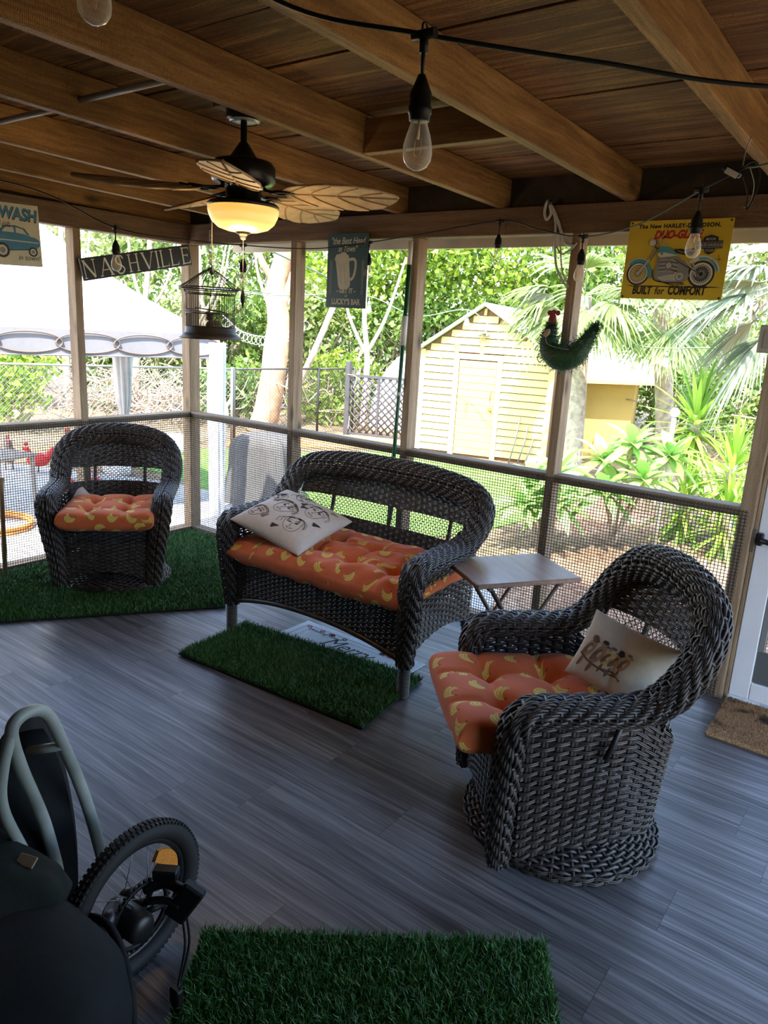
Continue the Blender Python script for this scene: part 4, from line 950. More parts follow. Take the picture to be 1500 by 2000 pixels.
x = .060; dg((x-.036,Hh), (x,-Hh), .012); dg((x,-Hh), (x+.036,Hh), .005); serif(x-.036,Hh,.026); serif(x+.036,Hh,.022)
stem_(.128)
for x in (.180, .255): stem_(x-.018); f.line([(x-.018,-Hh+.002),(x+.032,-Hh+.002)], .0045, 0); f.poly([(x+.027,-Hh),(x+.034,-Hh),(x+.034,-.022)], 0)
x = .345; stem_(x-.020); f.line([(x-.02,-Hh+.002),(x+.032,-Hh+.002)], .0045, 0); f.line([(x-.02,Hh-.002),(x+.028,Hh-.002)], .0045, 0); f.line([(x-.02,.002),(x+.016,.002)], .0045, 0); f.poly([(x+.026,-Hh),(x+.034,-Hh),(x+.034,-.022)], 0); f.poly([(x+.022,Hh),(x+.029,Hh),(x+.029,.024)], 0); f.poly([(x+.012,.0),(x+.018,-.010),(x+.018,.012)], 0)
f.m.build('lettering', k_bone, t).scale = (1.07, 1, 1.2)
m = MB(); m.tube([(-.16,0,.066),(.0,.0,.16),(.30,0,.066)], .001, 4); m.build('hanging_wire', m_black_metal, t)
# car sign
t = sign_at('metal_sign', 'cream metal sign with a blue car on the left header', (.06, -1.40, 1.980), .41, .33, PI/2, math.radians(-2.0))
m = MB(); m.box((-.205,-.0018,-.165), (.205,0,.165), b=.0008); m.build('panel', flatmat('sign_aged_cream', (.64,.60,.45), .5, .06), t)
f = Flat(); k_blue = flatmat('sign_blue', (.045,.21,.36), .5, .12)
f.text('CAR WASH', (.0,.085), .086, 1, .1, .004, .86, rot=-.05); f.text('CAR WASH', (-.002,.089), .086, 0, .1, .003, .86, rot=-.05)
f.text('best hand job', (-.06,.045), .035, 1, .25); f.text('in town!', (.128,-.132), .040, 1, .25, 0, .95)
f.poly([(-.19,-.02),(-.10,.012),(.03,.012),(.10,.008),(.17,-.008),(.195,-.02),(.198,-.05),(.17,-.075),(-.16,-.095),(-.195,-.08)], 0)
f.poly([(-.03,.012),(-.005,.042),(.06,.048),(.115,.035),(.14,.002),(.08,.008)], 0); f.poly([(-.015,.013),(.005,.036),(.05,.040),(.055,.012)], 2); f.poly([(.065,.012),(.065,.040),(.105,.032),(.125,.005)], 2)
f.line([(-.03,.012),(-.005,.042),(.06,.048),(.115,.035),(.14,.002)], .003, 1); f.line([(-.19,-.035),(0,-.03),(.19,-.035)], .006, 2); f.line([(-.19,-.085),(.0,-.085),(.17,-.072)], .004, 1)
for x, r in ((-.02,.040),(.155,.026)): f.disc((x,-.085), r, 1); f.disc((x,-.085), r*.68, 2); f.disc((x,-.085), r*.4, 3)
f.disc((-.10,-.025), .02, 1); f.disc((-.10,-.025), .016, 2); f.disc((-.165,-.03), .018, 2); f.line([(-.19,-.06),(-.06,-.062)], .016, 3)
for i in range(5): f.line([(-.12+.03*i,.035),(-.105+.03*i,.050),(-.09+.03*i,.035)], .002, 1, 4)
f.m.build('picture_and_lettering', [k_blue, k_black, k_white, k_grey], t)

# ================================================================== BIRD CAGE
t = thing('birdcage', 'hanging dark wire birdcage with conical roof in the left corner', 'birdcage', (.965, -.71, 1.474))
m_cage = mat('dark_bronze_cage', (.06,.047,.036), .5, .4)
R_ = .135
MB().lathe([(.001,0),(.172,0),(.176,.006),(.150,.030),(.142,.034),(.142,.064),(.138,.068),(.138,.034),(.001,.02)], 48).build('base_tray', m_cage, t)
m = MB(); nb = 52
for i in range(nb):
    a = 2*PI*i/nb; ca, sa = math.cos(a), math.sin(a)
    P = cr([(R_*ca,R_*sa,.06),(R_*ca,R_*sa,.22),(R_*1.05*ca,R_*1.05*sa,.255),(.158*ca,.158*sa,.275),(.172*ca,.172*sa,.279)], 4); m.tube(P, .0015, 4, cap=False)
m.build('wire_bars', m_cage, t)
m = MB()
for i in range(nb//2+6):
    a = 2*PI*i/(nb//2+6); ca, sa = math.cos(a), math.sin(a); m.tube(cr([(.172*ca,.172*sa,.279),(.12*ca,.12*sa,.312),(.05*ca,.05*sa,.362),(.018*ca,.018*sa,.378)], 4), .0016, 4, cap=False)
m.lathe([(.022,.372),(.018,.382),(.006,.390),(.001,.392)], 16); m.build('roof_wires', m_cage, t)
m = MB(); g = np.linspace(0, 2*PI, 49)
for r, z, w in ((.172,.279,.0042),(.140,.246,.0036),(R_+.001,.14,.0045),(.150,.268,.003)): m.tube(np.stack([r*np.cos(g), r*np.sin(g), z+0*g], -1), w, 6, cap=False)
m.tube(np.stack([(R_+.002)*np.cos(g[:25]+3.0), (R_+.002)*np.sin(g[:25]+3.0), .165-.012*np.linspace(0,2,25)], -1), .003, 6); m.build('hoop', m_cage, t)
m = MB(); q = np.array([(R_*math.cos(a), R_*math.sin(a)) for a in np.linspace(-.75,-.35, 6)]); 
m.tube([(*q[0],.145),(*q[0],.215),(*q[-1],.215),(*q[-1],.145)], .0025, 6); m.build('cage_door', m_cage, t)
m = MB(); u_ = np.linspace(0, 2*PI, 49)
for i in range(len(u_)-1): pass
th = np.linspace(-2.9, 1.2, 40); X = np.stack([np.stack([(R_-.002)*np.cos(th), (R_-.002)*np.sin(th), 0*th+z], -1) for z in (.066,.135)], 0)
def smk():
    mm, tt, b = newmat('smoky_glass'); b.inputs['Base Color'].default_value = (.08,.07,.06,1); tr = N(tt, 'BsdfTransparent', Color=(.62,.60,.56,1)); mx = N(tt, 'MixShader', Fac=.25)
    tt.links.new(tr.outputs[0], mx.inputs[1]); tt.links.new(b.outputs[0], mx.inputs[2]); tt.links.new(mx.outputs[0], tt.nodes['Material Output'].inputs[0]); return mm
m.grid(X); m.build('glass_guard', smk(), t, label='smoky glass band above the tray')
m = MB(); m.tube([(-.09,-.03,.17),(.09,.03,.15)], .004, 6); m.tube([(0,0,.38),(0,0,.24)], .0012, 5); m.ball((0,0,.238), .005); m.build('perch', m_cage, t)
m = MB()
for i in range(9):
    z = .395+.022*i; g = np.linspace(0, 2*PI, 17); a = i % 2
    m.tube(np.stack([(.008*np.cos(g))*(1-a), .008*np.cos(g)*a, z+.016*np.sin(g)], -1), .0019, 5, cap=False)
MBc = m.build('hanging_chain', mat('pale_chain', (.42,.38,.33), .45, .5), t)
MB().tube([(0,0,.585),(0,0,.892)], .0015, 5).build('hanging_wire', m_cage, t)
bd = thing('bird_figure', 'small dark bird figure sitting inside the birdcage', 'figurine', (.985,-.73,1.507))
m = MB(); m.ball((0,0,.035), (.022,.03,.034)); m.build('body', mat('figure_body', (.16,.14,.12), .7, var=.4, scale=60), bd)
m = MB(); m.ball((.0,-.004,.085), (.018,.018,.018)); m.ball((0,-.022,.083), (.004,.010,.004)); m.ball((0,0,.100), (.022,.022,.007)); m.build('head', mat('figure_head', (.10,.07,.05), .7), bd)
bl_ = MB().ball((0,0,.035), (.026,.026,.036), 20, 14); g = np.linspace(0, 2*PI, 25)
for z in (.02,.035,.05): r = .0265*math.sqrt(max(0, 1-((z-.035)/.036)**2)); bl_.tube(np.stack([r*np.cos(g), r*np.sin(g), z+0*g], -1), .0012, 4, 1, cap=False)
o = bl_.build('wicker_ball', [mat('ball_straw', (.42,.38,.24), .8), m_cage], loc=(1.035,-.725,1.508)); tag(o, 'pale woven ball beside the bird inside the birdcage', 'ball')

# ================================================================== ROOSTER DECORATION
t = thing('rooster_decoration', 'green tinsel rooster with red comb hanging on the post', 'decoration', (2.88,-.165,1.49))
m_pine = leafmat('tinsel_green', (.008,.035,.014,1), (.015,.06,.022,1), (.04,.11,.045,1), .12)
def needles(m, P, rad, n, ln, rg, w=.0022):
    k = rg.integers(0, len(P), n); d = nrm(rg.normal(size=(n, 3))); p = np.asarray(P)[k]+d*np.asarray(rad)[k][:, None]*rg.uniform(.1, 1, (n, 1))
    e = nrm(d+.5*rg.normal(size=(n, 3)))*ln*rg.uniform(.6, 1.2, (n, 1)); s = nrm(np.cross(e, rg.normal(size=(n, 3))))*w/2
    V = np.stack([p-s, p+s, p+e], 1).reshape(-1, 3); m.F.append((np.arange(n*3).reshape(-1, 3)+m.n, 0, False)); m.V.append(V); m.uv.append(np.zeros((len(V), 2))); m.n += len(V)
sp = cr([(-.075,0,.16),(-.085,0,.10),(-.065,0,.035),(0,0,.005),(.065,0,.03),(.11,0,.10),(.145,0,.165)], 8)
rad = np.interp(np.linspace(0,1,len(sp)), [0,.2,.45,.7,.9,1], [.020,.052,.082,.066,.030,.012])
m = MB(); m.tube(sp, rad*.75, 10); needles(m, sp, rad, 9000, .036, np.random.default_rng(3)); m.build('tinsel_body', m_pine, t)
m_comb = mat('comb_red', (.20,.022,.018), .7, var=.3); m = MB(); m.ball((-.075,0,.185), (.020,.014,.03))
for dx in (-.02, .0, .022): m.ball((-.072+dx,0,.215+.004*(dx == 0)), (.013,.008,.012))
m.build('head_and_comb', m_comb, t); MB().ball((-.092,-.012,.163), (.008,.008,.012)).build('wattle', m_comb, t)
MB().lathe([(.001,0),(.018,0),(.018,.004),(.001,.004)], 20, M=Matrix.Translation((-.075,-.045,.12)) @ Matrix.Rotation(.5,4,'Y') @ Matrix.Rotation(1.4,4,'X') @ Matrix.Diagonal((.75,1.2,1,1))).build('wooden_disc', mat('pale_wood_disc', (.40,.30,.18), .7), t)
MB().tube(cr([(-.08,-.05,.11),(-.06,-.06,.07),(0,-.062,.055),(.05,-.06,.05)], 6), .0016, 5).build('twine', m_cord, t); MB().tube(cr([(-.09,-.02,-.0),(-.105,-.03,-.02),(-.118,-.03,.0),(-.10,-.03,.012)], 6), .002, 5).build('wire_foot', m_black_metal, t)
MB().tube([(-.02,.06,.33),(.0,.03,.05)], .0008, 4).build('hanging_string', m_cord, t)

# ================================================================== POLES AND WALL BOX
t = thing('extension_pole', 'green and white pole leaning against the second post', 'pole', (1.865,-.13,.0))
m_green = mat('dark_green_enamel', (.010,.075,.030), .35); m_wh = mat('white_plastic', (.62,.62,.58), .5)
def pp_(z): return (.063*z/2.035, -.012*z/2.035, z)
MB().tube([pp_(.0), pp_(1.98)], .0115, 14).build('shaft', m_green, t)
for a, b, r in ((1.93,2.05,.0130),(1.50,1.66,.0175),(1.22,1.24,.0135)): MB().tube([pp_(a), pp_(b)], r, 14).build('white_grip', m_wh, t, label='white plastic sleeve')
t = MB().tube([(0,0,0),(-.012,.02,.52),(-.02,.03,.60)], .013, 12).build('wooden_stick', wood('stick_wood', (.16,.09,.04), (.32,.2,.1), (.45,.3,.16), 2), loc=(.10,-1.555,.02)); tag(t, 'wooden broomstick end standing at the left screen edge', 'stick')
t = thing('switch_box', 'beige electrical box at the right edge of the photo', 'box', (3.757,-.092,1.632))
MB().box((-.045,-.030,-.055), (.075,.0,.058), b=.004).build('box_body', mat('beige_plastic', (.36,.33,.28), .5), t); MB().box((-.025,-.0335,-.035), (.055,-.0301,.038), b=.003).build('cover_plate', mat('beige_plate', (.30,.275,.235), .5), t)
t = thing('dried_plant', 'hanging dried brown plant at the right edge', 'plant', (3.80,-.14,1.86))
m = MB(); rg = np.random.default_rng(4)
for i in range(34):
    a = rg.uniform(0, 6.28); r = rg.uniform(.01, .05); m.tube(cr([(0,0,.16),(r*.5*math.cos(a),r*.5*math.sin(a),.10),(r*math.cos(a),r*math.sin(a),.05),(r*.8*math.cos(a+.6),r*.8*math.sin(a+.6),rg.uniform(-.02,.03))], 4), .0018, 4)
m.build('stems', mat('dry_stems', (.12,.075,.04), .9), t); MB().tube([(0,0,.16),(0,.0,.22)], .001, 4).build('hanging_string', m_cord, t)
# ================================================================== THE YARD
GZ = -.45
def groundmat(name, stops, scale, bump=.5):
    m, t, b = newmat(name); co = N(t, 'TexCoord').outputs['Object']
    n = N(t, 'TexNoise', Vector=co, Scale=scale, Detail=8.0, Roughness=.7).outputs[0]; k = N(t, 'TexNoise', Vector=co, Scale=scale*.08, Detail=3.0).outputs[0]
    f = mth(t, 'ADD', mth(t, 'MULTIPLY', n, .7), mth(t, 'MULTIPLY', k, .3))
    t.links.new(ramp(t, f, stops), b.inputs['Base Color']); b.inputs['Roughness'].default_value = .95
    t.links.new(N(t, 'Bump', Strength=bump, Distance=.03, Height=n).outputs[0], b.inputs['Normal']); return m
g_sand = groundmat('sandy_leaf_litter', [(.36, (.06,.045,.022,1)), (.5, (.18,.13,.07,1)), (.64, (.34,.27,.17,1))], 9)
g_lawn = groundmat('lawn_grass', [(.36, (.055,.13,.018,1)), (.5, (.13,.27,.045,1)), (.64, (.26,.42,.10,1))], 26)
g_mulch = groundmat('wood_mulch', [(.36, (.07,.035,.018,1)), (.5, (.26,.15,.085,1)), (.64, (.52,.38,.26,1))], 14, 1.0)
g_orange = groundmat('orange_mulch', [(.36, (.22,.09,.03,1)), (.5, (.48,.24,.08,1)), (.64, (.62,.40,.18,1))], 14, .8)
g_gravel = groundmat('pale_gravel', [(.36, (.20,.195,.19,1)), (.5, (.42,.41,.39,1)), (.64, (.58,.56,.54,1))], 22)
def patch(name, poly, z, m, kind='structure', rag=.0, label=None):
    n = len(poly); P = cr(np.array([(x, y, 0) for x, y in poly]+[(*poly[0], 0)]), 8)[:-1] if rag else np.array([(x, y, 0) for x, y in poly])
    o = MB().prism([(x, y) for x, y, _ in P], -.02, 0, 0).build(name, m, loc=(0, 0, z)); return tag(o, label, kind=kind)
patch('ground', [(-40,-25),(30,-25),(30,45),(-40,45)], GZ, g_sand)
patch('lawn', [(-3.3,2.3),(-1.2,1.9),(.6,2.6),(.9,5.5),(.4,7.0),(-2.5,6.6),(-3.5,5.2),(-5.2,3.4),(-4.8,2.4)], GZ+.012, g_lawn, rag=1)
patch('gravel_path', [(-6,-4),(-.2,-4.9),(-.2,.15),(2.1,.15),(1.7,2.0),(-1.0,1.9),(-2.6,2.1),(-4.2,1.6),(-5.5,.6)], GZ+.018, g_gravel, rag=1)
patch('mulch_bed', [(2.3,.15),(5.6,.15),(6,4),(3.6,6.2),(1.2,5.9),(1.2,3.5)], GZ+.022, g_mulch, rag=1)
patch('mulch_strip', [(-4.9,4.2),(-3.9,5.4),(-3.0,6.7),(-3.3,7.4),(-4.4,7.1),(-5.2,5.2)], GZ+.022, g_orange, rag=1)

L_lime = leafmat('lime_leaves', (.10,.20,.016,1), (.21,.33,.03,1), (.40,.50,.07,1), .45)
L_green = leafmat('green_leaves', (.045,.11,.016,1), (.11,.20,.03,1), (.24,.34,.06,1), .4)
L_pale = leafmat('pale_leaves', (.11,.17,.04,1), (.21,.28,.08,1), (.40,.44,.16,1), .4)
m_bark = mat('grey_bark', (.42,.34,.26), .9, var=.4, scale=9, bump=.4, bscale=25)
m_gumbo = mat('peeling_orange_bark', (.42,.25,.14), .7, var=.45, scale=5, bump=.2)
m_twig = mat('twig', (.40,.31,.21), .9, var=.35, scale=4)
def leaves(m, cen, rad, n, size, rg, mat=0, hollow=.35):
    """diamond leaves scattered through ellipsoid clusters"""
    cen = np.array(cen); rad = np.array(rad); k = rg.integers(0, len(cen), n)
    d = nrm(rg.normal(size=(n, 3))); r = hollow+(1-hollow)*rg.uniform(0, 1, (n, 1))**.6
    p = cen[k]+d*r*rad[k]; ax = nrm(rg.normal(size=(n, 3))+np.array((0,0,-.25))); s = nrm(np.cross(ax, rg.normal(size=(n, 3)))); L = size*rg.uniform(.6, 1.3, (n, 1))
    V = np.stack([p, p+ax*L*.5+s*L*.28, p+ax*L, p+ax*L*.5-s*L*.28], 1).reshape(-1, 3)
    m.F.append((np.arange(n*4).reshape(-1, 4)+m.n, mat, False)); m.V.append(V); m.uv.append(np.zeros((len(V), 2))); m.n += len(V)
def tree(label, x, y, h, r, lm, seed, n=4200, size=.13, trunks=1, low=.25, bark=None, cat='tree', name='leafy_tree', group=None, squash=.75):
    rg = np.random.default_rng(seed); t = thing(name, label, cat, (x, y, GZ), group=group)
    cen = []; rad = []; k = 11
    for i in range(k):
        a = rg.uniform(0, 6.28); q = r*.62*rg.uniform(0, 1)**.5; z = h*(low+(1-low)*rg.uniform(.12, .86)); cen.append((q*math.cos(a), q*math.sin(a), z)); s = r*rg.uniform(.42, .62); rad.append((s, s, s*squash))
    m = MB(); leaves(m, cen, rad, n, size, rg); m.build('foliage', lm, t)
    m = MB()
    for q in range(trunks):
        a = rg.uniform(0, 6.28); b = .12*q; c = cen[q % k]; P = cr([(b*math.cos(a), b*math.sin(a), -.05), (b*1.6*math.cos(a)+.1, b*1.8*math.sin(a), h*.25), (c[0]*.6, c[1]*.6, h*.5), c], 6)
        m.tube(P, np.linspace(.075 if trunks < 3 else .04, .018, len(P)), 8)
        for w in range(5):
            i0 = int(len(P)*rg.uniform(.35, .8)); c2 = cen[rg.integers(0, k)]; m.tube(cr([P[i0], (np.array(P[i0])+c2)/2+rg.normal(size=3)*.1, c2], 4), np.linspace(.022, .007, 9), 5)
    m.build('trunk', bark or m_bark, t); return t
G = 'leafy trees behind the fence'
TR = [(-13.6,5.3,5.6,2.3,L_pale,'pale leafy tree behind the white canopy, leftmost of all',3400),(-11.9,7.4,5.2,2.2,L_pale,'pale leafy tree rising behind the hanging lettered board',3400),
      (-10.1,8.6,6.0,2.2,L_green,'loose green tree seen behind the birdcage',3000),(-8.6,9.6,6.0,2.2,L_lime,'lime tree behind the peeling orange trunk',4200),
      (-7.2,10.9,6.2,2.4,L_lime,'lime tree behind the beer mug sign',5200),(-5.7,11.9,6.3,2.5,L_lime,'tall lime tree left of the shed gable',5600),
      (-4.2,13.0,5.7,2.4,L_lime,'broad lime tree directly behind the shed gable',5600),(-2.6,14.0,5.6,2.3,L_green,'green tree behind the shed and the fan palm',4200),
      (-1.0,15.2,6.2,2.4,L_pale,'yellowish tree behind the yellow motorcycle sign',4200),(.7,16.1,6.4,2.6,L_pale,'yellowish tree right of the motorcycle sign',4200),(2.6,16.6,6.2,2.6,L_green,'green tree behind the right screen door post',3600)]
for i, (x, y, h, r, lm, lab, n) in enumerate(TR): tree(lab, x, y, h, r, lm, 40+i, n=n, size=.17, trunks=3, low=.12, group=G)
G = 'bushes along the fence'
BU = [(-8.9,.6,1.5,1.0,L_lime,'bright bush behind the fence under the canopy, at the left edge'),(-8.2,2.6,1.55,1.0,L_lime,'bright bush behind the fence beside the tied curtain'),
      (-6.7,6.3,1.3,.9,L_green,'green bush behind the fence, left of the orange trunk'),(-5.9,8.4,1.6,1.0,L_lime,'lime bush behind the black fence, right of the orange trunk'),
      (-4.3,10.4,1.8,1.1,L_green,'dark bush behind the lattice panel'),(1.4,11.3,1.9,1.1,L_green,'green bush behind the spiky yucca'),(3.2,10.6,1.7,1.1,L_green,'green bush at the right edge behind the post'),(-.2,12.3,1.9,1.1,L_green,'dark bush behind the roof corner of the low annex')]
for i, (x, y, h, r, lm, lab) in enumerate(BU): tree(lab, x, y, h, r, lm, 70+i, n=1800, size=.13, trunks=4, low=.05, cat='bush', name='bush', group=G, squash=.8, bark=m_twig)
UG = [(-12.2,2.6,'left of the canopy edge'),(-11.2,4.4,'under the canopy valance'),(-10.2,6.0,'between the two left posts'),(-9.4,7.4,'just left of the corner post'),(-8.3,8.4,'behind the birdcage'),(-7.4,9.3,'left of the beer sign'),(-6.0,10.3,'below the beer sign'),(-13.5,.4,'at the far left'),(-4.9,11.2,'behind the domed cover'),(2.0,13.4,'behind the right yucca'),(.2,13.8,'behind the low annex roof')]
for i, (x, y, w_) in enumerate(UG): tree('dense shaded undergrowth bush far behind the fence, '+w_, x, y, 2.9, 1.35, (L_green, L_pale)[i % 2 if i < 8 else 0], 120+i, n=2600, size=.15, trunks=5, low=.02, cat='bush', name='undergrowth_bush', group='undergrowth behind the fence', squash=.85, bark=m_twig)
# tangled dead brush behind the left fence
for i, (x, y, lab, n) in enumerate(((-8.3,5.2,'heap of dry tangled branches behind the fence, between the two left posts',480),(-6.2,8.0,'heap of dry branches behind the fence by the orange trunk',120),(2.6,9.4,'thin dry twigs behind the yucca',120))):
    rg = np.random.default_rng(90+i); m = MB()
    for q in range(n):
        p = rg.normal(size=3)*np.array((.95,.95,.30))+np.array((0,0,.40)); d = nrm(rg.normal(size=3)*np.array((1,1,.8))); L = rg.uniform(.3, .9); m.tube(cr([p-d*L*.5, p+rg.normal(size=3)*.1, p+d*L*.5], 3), rg.uniform(.006, .014), 4)
    tag(m.build('brush_heap', m_twig, loc=(x, y, GZ)), lab, 'branches', kind='stuff')
def trunk(label, pts, r0, r1, m_, branches=(), name='tree_trunk'):
    p0 = np.array(pts[0]); t = thing(name, label, 'tree', p0); P = cr(np.array(pts)-p0, 8); mb = MB(); mb.tube(P, np.linspace(r0, r1, len(P)), 12)
    mb.build('trunk', m_, t)
    for b in branches:
        Q = cr(np.array(b[0])-p0, 6); MB().tube(Q, np.linspace(b[1], b[1]*.5, len(Q)), 8).build('branch', m_, t)
    return t
trunk('thick peeling orange tree trunk between the birdcage and the beer sign', [(-5.5,5.8,-.47),(-5.45,5.97,-.1),(-5.48,6.2,.8),(-5.60,6.40,1.5),(-5.75,6.48,2.2),(-5.75,6.72,3.0),(-5.7,6.8,4.5)], .26, .15, m_gumbo, [([(-5.62,6.42,1.7),(-5.5,6.6,2.3),(-5.2,6.7,3.2),(-5.0,6.9,4.5)], .09), ([(-5.7,6.5,2.1),(-5.95,6.2,2.8),(-6.3,6.2,4.0)], .07)], 'gumbo_tree')
trunk('thin pale forked tree below the beer sign', [(-4.7,7.9,-.47),(-4.74,8.0,.7),(-4.80,8.05,1.1),(-4.95,8.1,1.9),(-5.0,8.2,3.6)], .065, .04, m_bark, [([(-4.80,8.05,1.0),(-5.15,7.85,1.8),(-5.3,7.8,2.6)], .04), ([(-4.8,8.05,1.05),(-4.55,8.3,1.8),(-4.3,8.5,2.9)], .04)], 'thin_tree')
trunk('slanting pale trunk left of the beer sign', [(-5.9,7.0,-.47),(-5.75,7.1,.3),(-5.45,7.2,1.0),(-5.2,7.45,1.9),(-4.9,7.7,3.0)], .075, .05, m_bark, (), 'thin_tree')
for i, (x, y, dx, lab) in enumerate(((-7.6,6.2,-.2,'pale slender trunk just right of the corner post'),(-8.9,5.6,.3,'pale slender trunk between the lettered board and the birdcage'),(-9.7,4.6,-.2,'pale slender trunk at the left post'),(-6.9,7.3,.15,'pale slender trunk left of the orange tree'),(-8.0,6.9,-.5,'leaning pale trunk behind the birdcage'))):
    trunk(lab, [(x,y,-.47),(x+dx*.3,y,.8),(x+dx,y+.1,2.0),(x+dx*1.6,y+.2,4.0)], .085, .045, m_bark, [([(x+dx*.6,y,1.3),(x+dx+.4,y+.3,2.2),(x+dx+.6,y+.4,3.2)], .035), ([(x+dx*.9,y,1.8),(x+dx-.5,y+.1,2.6),(x+dx-.7,y+.2,3.6)], .035)], 'thin_tree')

# ------------------------------------------------------------------ fences
m_galv = mat('galvanised_wire', (.24,.25,.26), .5, .5); m_blk = mat('black_vinyl_wire', (.05,.05,.055), .6)
def chainlink(label, pts, h, m_, rails=True, pitch=.075, wr=.0028):
    p0 = np.array(pts[0]); t = thing('chain_link_fence', label, 'fence', (*p0, GZ))
    mesh = MB()
    for a, b in zip(pts[:-1], pts[1:]):
        a = np.array(a)-p0; b = np.array(b)-p0; L = np.linalg.norm(b-a); d = (b-a)/L
        def at(s, z): return (*(a+d*s), z)
        for s in np.arange(-h, L, pitch):
            for sg in (1, -1):
                s0, s1 = max(s, 0), min(s+h, L)
                if s1 <= s0: continue
                z0, z1 = (s0-s, s1-s); 
                if sg < 0: z0, z1 = h-z0, h-z1
                mesh.tube([at(s0, z0+.03), at(s1, z1+.03)], wr, 3, cap=False)
        n = max(1, round(L/2.4))
        for i in range(n+1): MB().tube([at(L*i/n, -.05), at(L*i/n, h+.06)], .024, 10).build('fence_post', m_, t)
        MB().tube([at(0, h+.03), at(L, h+.03)], .017, 8).build('top_rail', m_, t)
    mesh.build('wire_mesh', m_, t); return t
chainlink('grey chain-link fence at the left behind the white canopy', [(-8.0,-2.2),(-6.5,1.5),(-5.25,4.2),(-4.95,4.7)], 1.2, m_galv)
chainlink('black chain-link fence between the orange trunk and the lattice panel', [(-4.95,4.75),(-4.75,6.6),(-4.65,7.5)], 1.2, m_blk, pitch=.065)
chainlink('grey chain-link fence at the right behind the yuccas', [(-.9,11.9),(1.9,11.4),(5.0,9.2)], 1.2, m_blk, pitch=.09)
t = thing('lattice_panel', 'dark diagonal lattice panel with a tall post, left of the shed', 'fence', (-4.46,7.17,GZ), math.atan2(.33,1.08))
LW, LH = 1.13, 1.08; m = MB(); p = .14
for s in np.arange(-LH, LW, p):
    for sg in (1, -1):
        s0, s1 = max(s, 0), min(s+LH, LW)
        if s1-s0 < .02: continue
        z0, z1 = s0-s, s1-s
        if sg < 0: z0, z1 = LH-z0, LH-z1
        m.tube([(s0, .004*sg, z0+.05), (s1, .004*sg, z1+.05)], .017, 4, flat=.3, up=(0,1,0))
m.build('lattice', m_blk, t)
m = MB(); m.box((0,-.02,1.1), (LW,.02,1.15)); m.box((0,-.02,.03), (LW,.02,.07)); m.box((LW-.04,-.02,.0), (LW,.02,1.15)); m.box((.55,-.015,.0), (.585,.025,1.1)); m.build('frame', m_blk, t)
MB().box((-.09,-.05,-.02), (.0,.05,1.38), b=.006).build('fence_post', m_blk, t)
t = MB(); a = np.linspace(0, PI, 25); X = np.stack([np.stack([.95*np.cos(a), 0*a+y, 1.62*np.sin(a)*(1-.12*abs(y-.8))], -1) for y in (0,.05,.8,1.6)], 0); t.grid(X); t.prism([(.95*math.cos(q), 1.6*math.sin(q)) for q in a], 0, .02, M=Matrix.Rotation(PI/2, 4, 'X') @ Matrix.Identity(4))
o = t.build('domed_cover', mat('white_tarp', (.72,.72,.74), .6), loc=(-4.05,8.75,GZ), rot=(0,0,math.radians(22))); tag(o, 'white domed cover behind the lattice panel', 'cover')

# ------------------------------------------------------------------ shed
a_sh = math.atan2(7.38-6.82, -.52+2.65)
sh = thing('shed', 'pale yellow clapboard shed with a gable roof and plank door', 'shed', (-2.65, 6.82, GZ), a_sh)
m_yel = mat('pale_yellow_paint', (.50,.385,.17), .75, var=.05, scale=3); m_yel2 = mat('yellow_door_paint', (.47,.355,.13), .7, var=.06, scale=4); m_trim = mat('yellow_trim_paint', (.55,.43,.21), .7); m_roof = mat('white_roof_sheet', (.78,.77,.75), .55)
SW, EH, PH, SD = 2.20, 1.72, 2.43, 2.6; PX = 1.03
def gx(z): return (0, SW) if z <= EH else (PX*(z-EH)/(PH-EH), SW-(SW-PX)*(z-EH)/(PH-EH))
MB().prism([(0,0),(SW,0),(SW,EH),(PX,PH),(0,EH)], -SD, -.012, M=Matrix.Rotation(PI/2, 4, 'X')).build('walls', mat('lap_shadow_brown', (.20,.10,.04), .9), sh)  # brown backing stands in for the shadow lines between the clapboards
m = MB(); z = .06
DX0, DX1, DH = .66, 1.30, 1.60
while z < PH-.06:
    x0, x1 = gx(z+.10)
    for (a, b) in (((x0+.02, DX0-.09), (DX1+.09, x1-.02)) if z < DH+.02 else ((x0+.02, x1-.02),)):
        if b-a > .03: m.add([(a,-.034,z),(b,-.034,z),(b,-.016,z+.107),(a,-.016,z+.107),(a,-.005,z),(b,-.005,z)], [(0,1,2,3),(0,4,5,1)], 0, False)
    z += .118
m.build('clapboards', m_yel, sh)
for x0, x1 in ((-.02,.07),(SW-.07,SW+.02)): MB().box((x0,-.035,0), (x1,.01,EH)).build('corner_board', m_trim, sh)
for x0, x1, z0, z1 in ((DX0-.085,DX0,0,DH),(DX1,DX1+.085,0,DH),(DX0-.085,DX1+.085,DH,DH+.09)): MB().box((x0,-.035,z0), (x1,-.012,z1)).build('door_trim', m_trim, sh)
dr = MB(); 
for i in range(13): dr.box((DX0+.008,-.024,.04+.119*i), (DX1-.008,-.008,.04+.119*i+.113), b=.003)
dr = dr.build('door', m_yel2, sh)
m = MB(); m.tube(cr([(1.225,-.03,1.12),(1.23,-.045,1.08),(1.225,-.04,1.0),(1.22,-.03,.96)], 4), .008, 6); m.box((1.20,-.045,.80), (1.27,-.025,.85)); m.box((1.245,-.03,.70), (1.26,-.025,.80)); m.build('door_latch', mat('rusty_latch', (.30,.13,.05), .8), dr)
for s in (0, 1):
    xe, ze = (-.12, EH-.07) if s == 0 else (SW+.12, EH-.07); P = [(xe,ze),(PX,PH+.02),(PX,PH+.07),(xe,ze+.05)]
    MB().prism(P if s == 0 else P[::-1], -SD-.1, .13, M=Matrix.Rotation(PI/2, 4, 'X')).build('roof_slope', m_roof, sh)
